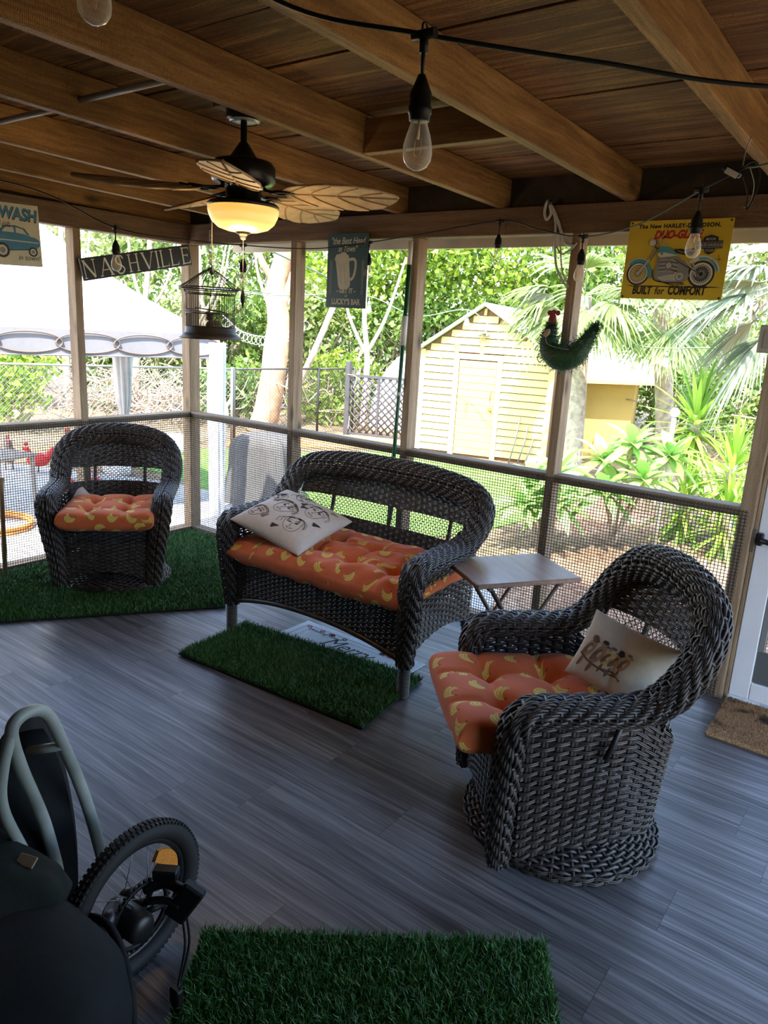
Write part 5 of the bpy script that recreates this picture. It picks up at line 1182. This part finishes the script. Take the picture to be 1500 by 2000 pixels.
m_stain = mat('rust_stain', (.50,.27,.10), .9, var=.3, scale=6)
lampm = MB(); lampm.box((1.00,-.10,2.02), (1.10,-.03,2.05)); lampm.ball((.98,-.10,2.0), .035); lampm.ball((1.12,-.10,2.0), .035); lampm.tube([(1.05,-.06,2.05),(1.16,-.08,2.10)], .008, 5); lampm.build('flood_lamp', m_grey_metal, sh)
for (x, z0, z1, w) in ((1.02,1.60,1.95,.05),(.60,1.55,1.86,.05),(.34,1.45,1.66,.03)):
    MB().prism([(x-w,z1),(x+w,z1),(x+w*.7,z0+.1),(x+w*.2,z0),(x-w*.5,z0+.05)], .0275, .0285, M=Matrix.Rotation(PI/2, 4, 'X')).build('rust_stain', m_stain, sh)
for i, (x, h, lab) in enumerate(((1.78,.75,'thin rod leaning on the shed wall, tallest of three'),(1.92,.62,'thin rod leaning on the shed wall, middle of three'),(2.03,.46,'thin rod leaning on the shed wall, shortest of three'))):
    o = MB().tube([(0,-.14,0),(.06,-.045,h*.55),(.10,-.045,h)], .011, 6).build('garden_rod', m_grey_metal, loc=Matrix.Rotation(a_sh, 4, 'Z') @ Vector((x-.12, -.02, 0))+sh.location, rot=(0,0,a_sh)); tag(o, lab, 'rod', 'rods leaning on the shed')
# low annex with white hip roof
an = thing('annex', 'low yellow outbuilding with a wide white hip roof beside the shed', 'building', (-.95, 8.49, GZ), math.atan2(.36, 1.21))
m_ochre = mat('ochre_wall_paint', (.52,.36,.10), .8, var=.05, scale=3)
MB().box((.28,0,0), (1.30,3.0,1.36)).build('walls', m_ochre, an)
m = MB(); V = [(.20,-.36,1.36),(1.68,-.36,1.42),(1.68,3.3,1.40),(.0,3.3,1.36),(.10,1.5,2.35),(.38,1.5,2.35)]; V = [(x,y,z) for x,y,z in V]; V += [(x,y,z-.06) for x,y,z in V[:4]]
m.add(V, [(0,1,5,4),(1,2,5),(2,3,4,5),(3,0,4),(9,8,7,6)], 0, False); m.build('roof', m_roof, an)
m = MB(); m.add([V[0],V[1],V[7],V[6],V[2],V[8]], [(0,3,2,1),(1,2,5,4)], 0, False); m.build('fascia', mat('brown_fascia', (.40,.26,.15), .8, var=.2), an)

# ------------------------------------------------------------------ white canopy tent
TA = np.array((-1.50,1.45)); TB = TA-3.0*np.array((.28,.96)); TC = TB+3.0*np.array((-.96,.28)); TD = TA+3.0*np.array((-.96,.28))
tt_ = thing('canopy_tent', 'white garden canopy tent with scroll-edged valance and grey curtains', 'canopy', (*TA, GZ))
m_can = mat('white_canopy_fabric', (.80,.80,.80), .8, var=.02); m_val = mat('grey_valance_fabric', (.23,.225,.235), .85, var=.04); m_cur = mat('grey_curtain_fabric', (.36,.34,.33), .9, var=.1, scale=5); m_pole = mat('brown_tent_pole', (.22,.14,.08), .5)
cs = [np.array((*(q-TA), 1.86)) for q in (TA, TB, TC, TD)]; ap = np.array((*((TA+TB+TC+TD)/4-TA), 3.05))
m = MB()
for i in range(4):
    a, b = cs[i], cs[(i+1) % 4]; k = 12; U = np.linspace(0, 1, k)
    X = np.stack([a[None]+(b-a)[None]*U[:, None]*1.0, ], 0)
    rows = []
    for s in np.linspace(0, 1, 10):
        e = a[None]+(b-a)[None]*U[:, None]; p = e+(ap-e)*s; p[:, 2] -= .10*math.sin(PI*s)+.02*np.sin(PI*U)*(1-s); rows.append(p)
    m.grid(np.array(rows))
m.build('roof_fabric', m_can, tt_)
for i in range(4):
    a, b = cs[i], cs[(i+1) % 4]; d = (b-a); L = np.linalg.norm(d[:2]); dn = d/L; out = np.array((dn[1], -dn[0], 0)); out = out if np.dot(out, (a+b)/2-ap) > 0 else -out
    U = np.linspace(0, 1, 61); e = a[None]+d[None]*U[:, None]; wv = np.sin(U*40)*.004
    top_ = e+out*.01+np.array((0,0,.012)); bot = e+out*(.02+wv[:, None])+np.array((0,0,-.215)); m = MB(); m.grid(np.array([top_, (top_+bot)/2, bot])); m.grid(np.array([bot-out*.003, top_-out*.003])); m.tube(bot, .008, 6); v_ = m.build('valance', m_val, tt_)
    m = MB(); n = 6
    for q in range(n):
        x0, x1 = L*(q+.08)/n, L*(q+.92)/n; xm = (x0+x1)/2
        g = np.linspace(0, 2*PI, 33)
        def PT(x, z): return np.asarray(a)[None]+dn[None]*np.asarray(x)[:, None]+out[None]*.026+np.stack([0*z, 0*z, z], -1)
        m.tube(PT(xm+(x1-x0)*.66*np.cos(g), -.105+.088*np.sin(g)), .0075, 5, cap=False)
    m.build('scroll_pattern', mat('scroll_brown', (.16,.12,.10), .7), v_)
    MB().tube([a, (*a[:2], .0)], .024, 10).build('pole', m_pole, tt_)
def curtain(p, spread, tie, m_, name='curtain'):
    m = MB(); zs = np.linspace(1.80, .02, 26); rows = []
    th = np.linspace(0, 2*PI, 41)
    for z in zs:
        w = np.interp(z, [0, tie-.12, tie, tie+.3, 1.8], [spread*1.0, spread*.55, .055, spread*.55, spread*.8])
        fold = 1+.22*np.cos(9*th+z*2)+.10*np.cos(4*th-z*3)
        rows.append(np.stack([p[0]+w*fold*np.cos(th), p[1]+w*.6*fold*np.sin(th), 0*th+z], -1))
    m.grid(np.array(rows)); m.build(name, m_, tt_)
curtain(cs[0][:2]+np.array((.02,-.03)), .13, -1.0, mat('white_curtain_fabric', (.66,.68,.72), .9, var=.05))
curtain(cs[3][:2], .20, .62, m_cur); curtain(cs[1][:2], .20, .62, m_cur); curtain(cs[2][:2], .20, .62, m_cur)
# covered grill
t = thing('grill_cover', 'grey fabric cover draped over a grill beside the tent curtain', 'cover', (-1.62,2.25,GZ), math.radians(20))
m = MB(); th = np.linspace(0, 2*PI, 61); rows = []
for z, w in ((.0,.44),(.12,.42),(.4,.38),(.66,.36),(.74,.33),(.80,.22),(.82,.01)):
    f_ = 1+(.09*np.cos(11*th+z*3)+.05*np.cos(7*th))*(1-z*.6); sqx = np.sign(np.cos(th))*np.abs(np.cos(th))**.55; sqy = np.sign(np.sin(th))*np.abs(np.sin(th))**.55; rows.append(np.stack([w*f_*sqx, w*.8*f_*sqy, 0*th+z], -1))
m.grid(np.array(rows)); m.build('fabric', mat('grey_cover_fabric', (.12,.116,.112), .9, var=.06, scale=4), t)

# ------------------------------------------------------------------ palms, yuccas, plumerias
L_palm = leafmat('fan_palm_green', (.14,.22,.06,1), (.26,.36,.12,1), (.46,.50,.22,1), .4, .4); L_blue = leafmat('blue_palm', (.17,.23,.15,1), (.30,.36,.25,1), (.45,.48,.34,1), .35, .4); L_yuc = leafmat('yucca_green', (.13,.28,.03,1), (.27,.46,.06,1), (.50,.64,.14,1), .4, .4); L_plu = leafmat('plumeria_green', (.16,.34,.07,1), (.28,.48,.12,1), (.50,.66,.28,1), .4, .35)
def blade_leaf(m, P, w, mat=0, up=(0,0,1)):
    """long leaf along P, folded along midrib"""
    P = np.asarray(P); T = nrm(np.gradient(P, axis=0)); s = nrm(np.cross(T, np.array(up, float)+np.array((1e-3,2e-3,0)))); nn = np.cross(s, T)
    w = np.asarray(w)[:, None]; m.grid(np.stack([P-s*w+nn*w*.35, P, P+s*w+nn*w*.35], 0).transpose(1, 0, 2), mat)
def fan_leaf(m, base, d, rad, rg, n=30, spread=2.6, droop=.35, up=None):
    d = nrm(np.array(d, float)); upv = np.array((0,0,1.0)) if up is None else np.array(up, float); s = nrm(np.cross(d, upv+1e-3)); nn = np.cross(s, d)
    for i in range(n):
        a = spread*(i/(n-1)-.5); e = math.cos(a)*d+math.sin(a)*s+.15*abs(math.sin(a))*nn; L = rad*(.75+.25*math.cos(a))*rg.uniform(.9, 1.08)
        t = np.linspace(0, 1, 5); P = np.array(base)+e[None]*L*t[:, None]; P[:, 2] -= droop*rad*t**2.5*rg.uniform(.5, 1.3)
        blade_leaf(m, P, L*.036*np.array([.5,1,1,.6,.04]), up=nn)
def fan_palm(label, base, crown, rad, nf, lm, seed, dirs=None, rt=.12, skirt=True):
    rg = np.random.default_rng(seed); t = thing('fan_palm', label, 'palm tree', base); c = np.array(crown)-np.array(base)
    P = cr([(0,0,-.05), tuple(c*np.array((.35,.35,.40))), tuple(c*np.array((.75,.75,.75))), tuple(c)], 8); m = MB(); m.tube(P, np.linspace(rt*1.2, rt*.8, len(P)), 14); m.build('trunk', mat('palm_trunk_pale', (.36,.30,.24), .95, var=.35, scale=14, bump=.6, bscale=30), t)
    for i in range(nf):
        if dirs and i < len(dirs): d = np.array(dirs[i], float)
        else: a = rg.uniform(0, 6.28); d = np.array((math.cos(a), math.sin(a), rg.uniform(-.7, .9)))
        d = nrm(d); pe = c+d*rad*.55; pe[2] -= .05; m = MB(); m.tube(cr([tuple(c), tuple(c+d*rad*.3+np.array((0,0,.05))), tuple(pe)], 4), .011, 5); fan_leaf(m, pe, d+np.array((0,0,-.35)), rad*.75, rg, droop=.4); m.build('fan_leaf', lm, t)
    return t
fan_palm('fan palm whose trunk stands right of the rooster decoration', (.25,6.65,GZ), (.22,6.45,2.15), .95, 15, L_palm, 21, [(-1,-.3,.3),(-.9,-.6,-.1),(-.6,.3,.8),(.3,-.8,.9),(.9,.1,.2),(.8,-.5,-.4),(-.3,-.9,-.5),(-1,.2,-.2)])
fan_palm('fan palm with drooping leaves below the motorcycle sign', (1.25,7.9,GZ), (1.1,7.0,2.05), .85, 12, L_palm, 22, [(-.9,-.4,-.2),(.2,-.9,-.6),(.9,.3,-.1),(-.5,-.8,.5),(.6,-.7,.3)])
fan_palm('bluish fan palm leaning in from the right edge', (3.9,5.6,GZ), (3.15,4.9,2.15), 1.0, 14, L_blue, 23, [(-1,-.2,-.15),(-.9,.3,.25),(-.8,-.5,.0),(-.9,.1,-.5),(-.6,-.4,-.8),(-1,0,.5),(-.5,.5,.8),(-.7,-.6,.4)])
def yucca(label, base, h, rad, n, seed, lean=(0,0)):
    rg = np.random.default_rng(seed); t = thing('yucca', label, 'plant', base); top_ = np.array((lean[0], lean[1], h)); m = MB(); m.tube(cr([(0,0,-.03), tuple(top_*.5+np.array((.02,0,0))), tuple(top_)], 5), .05, 9); m.build('stem', m_bark, t)
    m = MB()
    for i in range(n):
        a = i*2.39996; k = i/n; el = 1.45-2.5*k+rg.uniform(-.1, .1); z = h-.30*k
        d = np.array((math.cos(a)*math.cos(el), math.sin(a)*math.cos(el), math.sin(el))); L = rad*rg.uniform(.82, 1.1); s = np.linspace(0, 1, 6); P = np.array((lean[0]*z/h, lean[1]*z/h, z))+d[None]*L*s[:, None]; P[:, 2] -= (.10+.25*k)*L*s**2*.8
        blade_leaf(m, P, L*.042*np.array([.7,1,1,.85,.5,.03]))
    m.build('leaf_rosette', L_yuc, t); return t
yucca('large spiky yucca in the mulch bed right of the glass-ball stake', (2.33,4.75,GZ), 1.32, .66, 95, 31); yucca('smaller spiky yucca at the right edge of the mulch bed', (2.86,4.25,GZ), .92, .56, 75, 32)
yucca('low grassy yucca under the large yucca', (2.45,4.35,GZ), .50, .55, 70, 33); yucca('low yucca clump beside the right post', (2.95,4.0,GZ), .48, .5, 60, 34)
def plumeria(label, base, tips, seed):
    rg = np.random.default_rng(seed); t = thing('plumeria', label, 'plant', base); st = MB(); lf = MB()
    for tp in tips:
        tp = np.array(tp); st.tube(cr([(0,0,0), tuple(tp*np.array((.4,.4,.5))), tuple(tp)], 5), .017, 7)
        for i in range(22):
            a = i*2.4; el = 1.1-.08*i; d = np.array((math.cos(a)*math.cos(el), math.sin(a)*math.cos(el), math.sin(el))); L = rg.uniform(.30, .44); s = np.linspace(0, 1, 7); P = tp+d[None]*L*s[:, None]; P[:, 2] -= .25*L*s**2
            blade_leaf(lf, P, L*.15*np.array([.12,.55,.9,1,.85,.5,.03]))
    st.build('stems', m_bark, t); lf.build('leaves', L_plu, t); return t
plumeria('broad-leaved green plant in the mulch bed, in front of the yellow wall', (2.0,3.6,GZ), [(-.25,.1,.85),(.05,.05,1.05),(.25,-.1,.75),(-.05,-.3,.6),(.35,.3,.95)], 41)
plumeria('broad-leaved green plant beside the fourth post of the back wall', (1.45,3.1,GZ), [(-.2,.1,.62),(.1,0,.75),(.2,-.2,.5),(-.1,-.3,.45)], 42)
t = thing('garden_stake', 'white garden stake topped with a glass ball in the mulch bed', 'garden ornament', (2.30,4.0,GZ))
MB().tube([(0,0,-.02),(-.0,.03,1.05)], .022, 10).build('stake', mat('white_stake', (.72,.70,.64), .6), t); MB().tube([(-.0,.03,1.051),(-.0,.032,1.32)], .022, 10).build('bottle_neck', glassmat('clear_stake', (.9,.95,.95,1), .25), t); MB().ball((0,.033,1.375), .048).build('glass_ball', glassmat('glass_ball', (.85,.93,1,1), .35), t)

# ------------------------------------------------------------------ yard ornaments
def rock(label, p, r, seed, m_):
    rg = np.random.default_rng(seed); mb = MB(); mb.ball((0,0,r[2]*.5), r, 18, 12); V = mb.V[0]; V += (np.sin(V*9/max(r)+rg.uniform(0, 6, 3))*.08*max(r)); o = mb.build('rock', m_, loc=(*p, GZ)); return tag(o, label, 'rock')
m_wr = mat('white_rock', (.70,.68,.64), .9, var=.15, scale=8)
rock('white rock on the ground left of the corner post', (-4.75,3.42), (.30,.24,.20), 1, m_wr); rock('pale rock right of the grey grill cover', (-2.45,3.25), (.16,.16,.22), 2, m_wr); rock('pale flat rock behind the left swivel chair', (-4.0,1.9), (.22,.16,.10), 3, m_wr)
t = thing('garden_hose', 'orange hose ring lying on the gravel at the left edge', 'hose', (-2.5,-.42,GZ+.02)); g = np.linspace(0, 2*PI, 41); m = MB()
for k, (r, z) in enumerate(((.36,.012),(.345,.034),(.365,.055))): m.tube(np.stack([r*np.cos(g), r*np.sin(g)*.95, z+0*g], -1), .014, 8, cap=False)
m.build('coil', mat('orange_hose', (.70,.28,.06), .5), t)
m_redp = mat('red_enamel', (.55,.03,.025), .5)
def hen(label, p, rz, s, mb_):
    t = thing('garden_hen', label, 'ornament', (*p, GZ), rz); m = MB(); m.ball((0,0,.22*s), (.10*s,.17*s,.11*s)); m.tube(cr([(0,-.10*s,.26*s),(0,-.15*s,.36*s),(0,-.16*s,.42*s)], 4), np.linspace(.06*s,.035*s,9), 9); m.tube(cr([(0,.12*s,.25*s),(0,.2*s,.36*s),(0,.22*s,.42*s)], 4), np.linspace(.07*s,.02*s,9), 8); m.build('body', mb_, t)
    m = MB(); m.ball((0,-.165*s,.47*s), (.012*s,.035*s,.03*s)); m.ball((0,-.20*s,.40*s), (.01*s,.02*s,.025*s)); m.build('comb', m_redp, t); m = MB(); 
    for x in (-.04, .04): m.tube([(x*s,0,.13*s),(x*s,-.01,0)], .008*s, 5)
    m.build('legs', m_blk, t)
hen('speckled garden hen ornament at the left edge', (-4.9,.95), 1.2, 1.0, mat('speckled_hen', (.25,.18,.14), .8, var=.5, scale=30)); hen('red garden hen ornament seen left of the wicker chair', (-4.55,1.15), -.6, .8, m_redp); hen('red and dark garden hen ornament seen beside the chair arch', (-5.7,2.3), .5, .9, mat('dark_hen', (.12,.05,.04), .7, var=.4, scale=20)); hen('red garden hen ornament seen through the chair back lattice', (-2.55,.55), 2.0, .9, m_redp)
t = thing('garden_table', 'small weathered garden table at the left edge behind the screen', 'table', (-3.35,.05,GZ), .3); m_wt = mat('weathered_table', (.34,.30,.27), .8, var=.2); MB().box((-.32,-.26,.52), (.32,.26,.55), b=.004).build('table_top', m_wt, t)
for x in (-.28, .28):
    for y in (-.22, .22): MB().box((x-.018,y-.018,0), (x+.018,y+.018,.52)).build('leg', m_wt, t)
# outside string lights and wire garland
m_gc = mat('pale_green_cord', (.16,.19,.16), .7); m_gs = mat('pale_green_socket', (.22,.28,.25), .6)
def yard_light(label, A, bulbs):
    t = thing('string_light', label, 'string lights', A[0], group='string lights in the yard'); o = np.array(A[0]); MB().tube(cr(np.array(A)-o, 8), .008, 5).build('cord', m_gc, t)
    for p in bulbs:
        p = np.array(p)-o; m = MB(); m.tube([tuple(p), tuple(p-np.array((0,0,.06)))], .008, 5); m.lathe([(.001,0),(.022,-.01),(.024,-.07),(.001,-.072)], 10, tuple(p-np.array((0,0,.05)))); s = m.build('socket', m_gs, t); MB().lathe([(x*1.6, z*1.5) for x, z in BP], 12, tuple(p-np.array((0,0,.12)))).build('bulb', m_glass, s)
yard_light('outdoor light cord strung from the orange tree towards the shed', [(-5.3,6.3,2.3),(-4.3,6.2,1.98),(-3.3,6.15,2.05),(-2.4,6.2,1.78),(-1.5,6.25,1.90),(-.9,6.3,1.62),(.2,6.4,1.86)], [(-3.3,6.15,2.03),(-2.4,6.2,1.78),(-1.5,6.25,1.90)])
yard_light('outdoor light cord strung between the palms below the motorcycle sign', [(.225,6.49,1.80),(.3,6.36,1.75),(.75,6.3,1.60),(1.3,6.2,1.52),(1.9,6.1,1.55),(2.7,5.9,1.62),(3.28,5.03,1.80)], [(.75,6.3,1.60),(1.5,6.2,1.53),(2.2,6.1,1.56)])
yard_light('outdoor light cord hanging just outside the corner post', [(-5.6,6.2,2.05),(-3.6,3.0,1.96),(-2.6,3.3,1.90),(-1.7,3.6,1.98),(-.9,2.4,2.05),(-.09,.435,2.2)], [(-2.3,3.4,1.94)])
t = thing('wire_garland', 'garland of small wire rings hanging beside the birdcage outside', 'garland', (-4.6,4.8,1.35)); m = MB(); Pg = cr([(-.35,-.3,.28),(-.15,-.12,.06),(.1,.1,-.02),(.35,.35,.03),(.6,.6,.26)], 10); m.tube(Pg, .009, 5)
for i, p in enumerate(Pg[2::2]):
    g = np.linspace(0, 2*PI, 13); m.tube(p+np.stack([.05*np.cos(g), .05*np.cos(g)*.9, -.07+.07*np.sin(g)], -1), .006, 4, cap=False)
m.build('rings', mat('pale_wire', (.42,.43,.44), .5, .3), t)
MB().tube([tuple(Pg[0]), (-.25,.2,.675)], .004, 4).build('hanging_cord', m_gc, t); MB().tube([tuple(Pg[-1]), (-1.12,1.66,.84)], .004, 4).build('hanging_cord', m_gc, t)
# ================================================================== FOLDED BIKE TRAILER AT LOWER LEFT
t = thing('bike_trailer', 'dark fabric bike trailer with grey tube frame and small spoked wheel, lower left corner', 'trailer', (3.02, -2.68, 0))
m_fab = mat('black_nylon', (.006,.008,.009), .8, var=.3, scale=8, bump=.15, bscale=30, spec=.2); m_fab2 = mat('dark_olive_fabric', (.010,.013,.010), .9, var=.3, scale=9, bump=.3, bscale=25, spec=.2); m_tubeg = mat('grey_green_tube', (.26,.29,.26), .45, var=.25, scale=9)
AX = Matrix.Rotation(math.radians(5), 3, 'Z')   # wheel axis ~ +x
Rw = AX.to_4x4() @ Matrix.Rotation(PI/2, 4, 'Y'); Rw = Matrix.Translation((0,0,.2)) @ Rw
wp = bpy.data.objects.new('wheel', None); 
m = MB(); a = np.linspace(0, 2*PI, 73); m.tube(np.stack([.176*np.cos(a), .176*np.sin(a), 0*a], -1), .0235, 14, cap=False)
for i in range(90):
    q = 2*PI*i/90
    for k in (-1, 0, 1):
        z = .012*k; r = .1995-.004*abs(k); p = np.array((r*math.cos(q+.02*k), r*math.sin(q+.02*k), z)); m.box((-.0035,-.004,-.0045), (.0035,.004,.0045), 0, Matrix.Translation(p) @ Matrix.Rotation(q, 4, 'Z'))
V = [tf(v, Rw) for v in m.V]; m.V = V; tire = m.build('wheel', m_rubber, t, label='small black treaded wheel')
m = MB(); m.tube(np.stack([.150*np.cos(a), .150*np.sin(a), 0*a], -1), .010, 8, cap=False, flat=.8); m.V = [tf(v, Rw) for v in m.V]; m.build('rim', mat('dark_rim', (.03,.03,.032), .35, .6), tire)
for i in range(20):
    m = MB(); q = 2*PI*i/20; s = (-1)**i; m.tube([(.020*math.cos(q+.9*s), .020*math.sin(q+.9*s), .022*(1 if i % 4 < 2 else -1)), (.145*math.cos(q), .145*math.sin(q), 0)], .0011, 5); m.V = [tf(v, Rw) for v in m.V]; m.build('spoke', m_grey_metal, tire)
m = MB(); m.lathe([(.001,-.04),(.018,-.04),(.024,-.03),(.024,-.02),(.016,-.015),(.016,.015),(.024,.02),(.024,.03),(.018,.05),(.001,.05)], 20); m.V = [tf(v, Rw) for v in m.V]; m.build('hub', m_black_metal, tire)
ra = math.radians(-28); m = MB()   # orange spoke reflector (arc slab)
def refl():
    g = np.linspace(-.33, .33, 12); c = math.radians(180+38) ; return g, c
g = np.linspace(-.42, .42, 13); P = []
mm_ = MB()
for sgn in (1,):
    th = math.radians(0)+g
    inn = np.stack([.098*np.cos(th), .098*np.sin(th)], -1); out = np.stack([(.138-.012*(g/.42)**2)*np.cos(th), (.138-.012*(g/.42)**2)*np.sin(th)], -1)
    poly = [tuple(x) for x in out]+[tuple(x) for x in inn[::-1]]; mm_.prism(poly, .004, .014)
REF = Matrix.Rotation(REFA, 4, 'Z') if 'REFA' in globals() else Matrix.Rotation(math.radians(124), 4, 'Z')
mm_.V = [tf(v, Rw @ REF) for v in mm_.V]; mm_.build('spoke_reflector', mat('orange_reflector', (.75,.26,.02), .25, bump=.6, bscale=260), tire, label='orange spoke reflector')
def P3(x, y, z): return np.array((x-3.02, y+2.68, z))
# U-shaped tube handle
m = MB(); U = cr([P3(2.850,-2.655,.20), P3(2.856,-2.70,.42), P3(2.864,-2.765,.64), P3(2.868,-2.795,.705), P3(2.874,-2.838,.725), P3(2.880,-2.876,.70), P3(2.874,-2.86,.60), P3(2.863,-2.81,.42), P3(2.857,-2.775,.22)], 8); m.tube(U, .0145, 14); m.build('frame_tube', m_tubeg, t)
m = MB(); m.tube([P3(2.866,-2.755,.60), P3(2.79,-2.80,.575)], .011, 10); m.build('cross_tube', m_tubeg, t)
m = MB(); m.tube(cr([P3(2.879,-2.872,.705), P3(2.888,-2.905,.62), P3(2.885,-2.91,.52), P3(2.875,-2.86,.35), P3(2.89,-2.84,.2)], 8), .013, 12); m.build('rear_tube', m_tubeg, t)
# dark fabric flap hanging behind the tube
L_ = np.array([P3(2.785,-2.845,.60), P3(2.80,-2.90,.55), P3(2.83,-2.95,.42), P3(2.85,-2.97,.25), P3(2.86,-2.97,.04)]); R_2 = np.array([P3(2.83,-2.785,.615), P3(2.815,-2.76,.56), P3(2.845,-2.745,.45), P3(2.915,-2.765,.29), P3(2.96,-2.80,.04)])
L_ = L_+np.array((-.05,.03,0)); R_2 = R_2+np.array((-.045,.027,0)); s_ = np.linspace(0, 1, 9); X = np.array([cr(np.array([a_, (a_+b_)/2+np.array((.012,-.0,.01)), b_]), 4) for a_, b_ in zip(cr(L_, 4), cr(R_2, 4))]); off = np.array((-.05, .03, 0))
m = MB(); m.grid(X); m.grid((X+off)[:, ::-1]); m.grid(np.stack([X[:, -1], X[:, -1]+off], 1)); m.grid(np.stack([X[:, 0]+off, X[:, 0]], 1)); m.grid(np.stack([X[0]+off, X[0]], 0)[::-1]); m.build('fabric_flap', m_fab, t)
# body
def body(c, hx, hy, zs, ws, e=.55, wob=.03, seed=0, lean=(0,0)):
    rg = np.random.default_rng(seed); th = np.linspace(0, 2*PI, 65); rows = []
    for z, w in zip(zs, ws):
        f = w*(1+wob*np.sin(3*th+z*14)+wob*.7*np.sin(7*th-z*20)); rows.append(np.stack([c[0]+lean[0]*z+hx*f*np.sign(np.cos(th))*np.abs(np.cos(th))**e, c[1]+lean[1]*z+hy*f*np.sign(np.sin(th))*np.abs(np.sin(th))**e, 0*th+z], -1))
    m = MB(); m.grid(np.array(rows)); return m
c0 = P3(3.09,-3.085,0)
body(c0, .30, .245, [.03,.05,.12,.25,.33,.38,.405,.41], [.80,.95,1.0,1.0,.96,.80,.45,.01], wob=.018, e=.75).build('bag_body', m_fab, t)
body(P3(2.92,-3.02,0), .15, .17, [.30,.36,.40,.43,.455,.46], [.9,1.05,1.0,.82,.45,.01], wob=.06, seed=2).build('folded_hood', m_fab2, t)
m = MB(); m.tube(cr([P3(2.79,-2.86,.06), P3(2.95,-2.815,.20), P3(3.13,-2.82,.30), P3(3.27,-2.86,.24), P3(3.39,-2.95,.10)], 8), .009, 8); m.build('edge_piping', m_fab, t)
m = MB(); m.box((-.022,-.002,-.012), (.022,.002,.012), b=.001, M=Matrix.Translation(P3(2.985,-2.915,.447)) @ Matrix.Rotation(.35, 4, 'Z') @ Matrix.Rotation(-1.0, 4, 'X')); m.build('sewn_label', mat('tan_label', (.30,.22,.13), .8), t, label='small tan sewn label')
# hub gear, brake and hitch hardware in front of the wheel
m = MB(); Ra = AX.to_4x4() @ Matrix.Rotation(PI/2, 4, 'Y'); c1 = P3(3.08,-2.705,.215)
m.lathe([(.074,-.004),(.082,-.004),(.082,.004),(.074,.004),(.074,-.004)], 40, M=Matrix.Translation(c1) @ Ra)
for i in range(36):
    q = 2*PI*i/36; m.box((-.004,-.003,-.003), (.005,.003,.003), 0, Matrix.Translation(c1) @ Ra @ Matrix.Rotation(q, 4, 'Z') @ Matrix.Translation((.084,0,0)))
for i in range(5):
    q = 2*PI*i/5; m.tube([tuple(tf([(.02*math.cos(q), .02*math.sin(q), 0)], Matrix.Translation(c1) @ Ra)[0]), tuple(tf([(.078*math.cos(q), .078*math.sin(q), 0)], Matrix.Translation(c1) @ Ra)[0])], .007, 6)
m.build('toothed_disc', m_black_plastic, t)
m = MB(); m.lathe([(.001,-.05),(.032,-.05),(.036,-.03),(.036,.05),(.028,.062),(.001,.062)], 24, M=Matrix.Translation(P3(3.07,-2.735,.22)) @ Ra); m.tube([P3(3.05,-2.76,.25), P3(3.10,-2.80,.28), P3(3.06,-2.83,.22)], .018, 10); m.build('hub_motor', m_black_metal, t)
m = MB(); m.box((-.024,-.012,-.055), (.030,.014,.055), b=.005, M=Matrix.Translation(P3(3.165,-2.645,.262)) @ Matrix.Rotation(.5, 4, 'Z') @ Matrix.Rotation(.55, 4, 'Y')); m.build('hitch_plate', m_black_plastic, t)
m = MB(); m.tube(cr([P3(3.075,-2.69,.275), P3(3.11,-2.655,.29), P3(3.155,-2.64,.285)], 5), .013, 8); m.tube(cr([P3(3.09,-2.70,.255), P3(3.13,-2.67,.262), P3(3.16,-2.655,.25)], 5), .009, 8); m.box((-.03,-.016,-.014), (.03,.016,.014), b=.004, M=Matrix.Translation(P3(3.10,-2.645,.305)) @ Matrix.Rotation(.6, 4, 'Z')); m.build('linkage_arm', m_black_plastic, t)
for dy in (0, .012):
    MB().tube(cr([P3(3.165,-2.65+dy,.22), P3(3.18,-2.655+dy,.15), P3(3.195,-2.685+dy*.6,.085), P3(3.20,-2.695,.07)], 6), .0032, 6).build('cable', m_black_plastic, t)
m = MB(); m.box((-.016,-.010,-.022), (.016,.010,.022), b=.004, M=Matrix.Translation(P3(3.20,-2.697,.055))); m.ball(P3(3.203,-2.702,.022), (.014,.012,.020)); m.build('cable_connector', m_black_plastic, t)
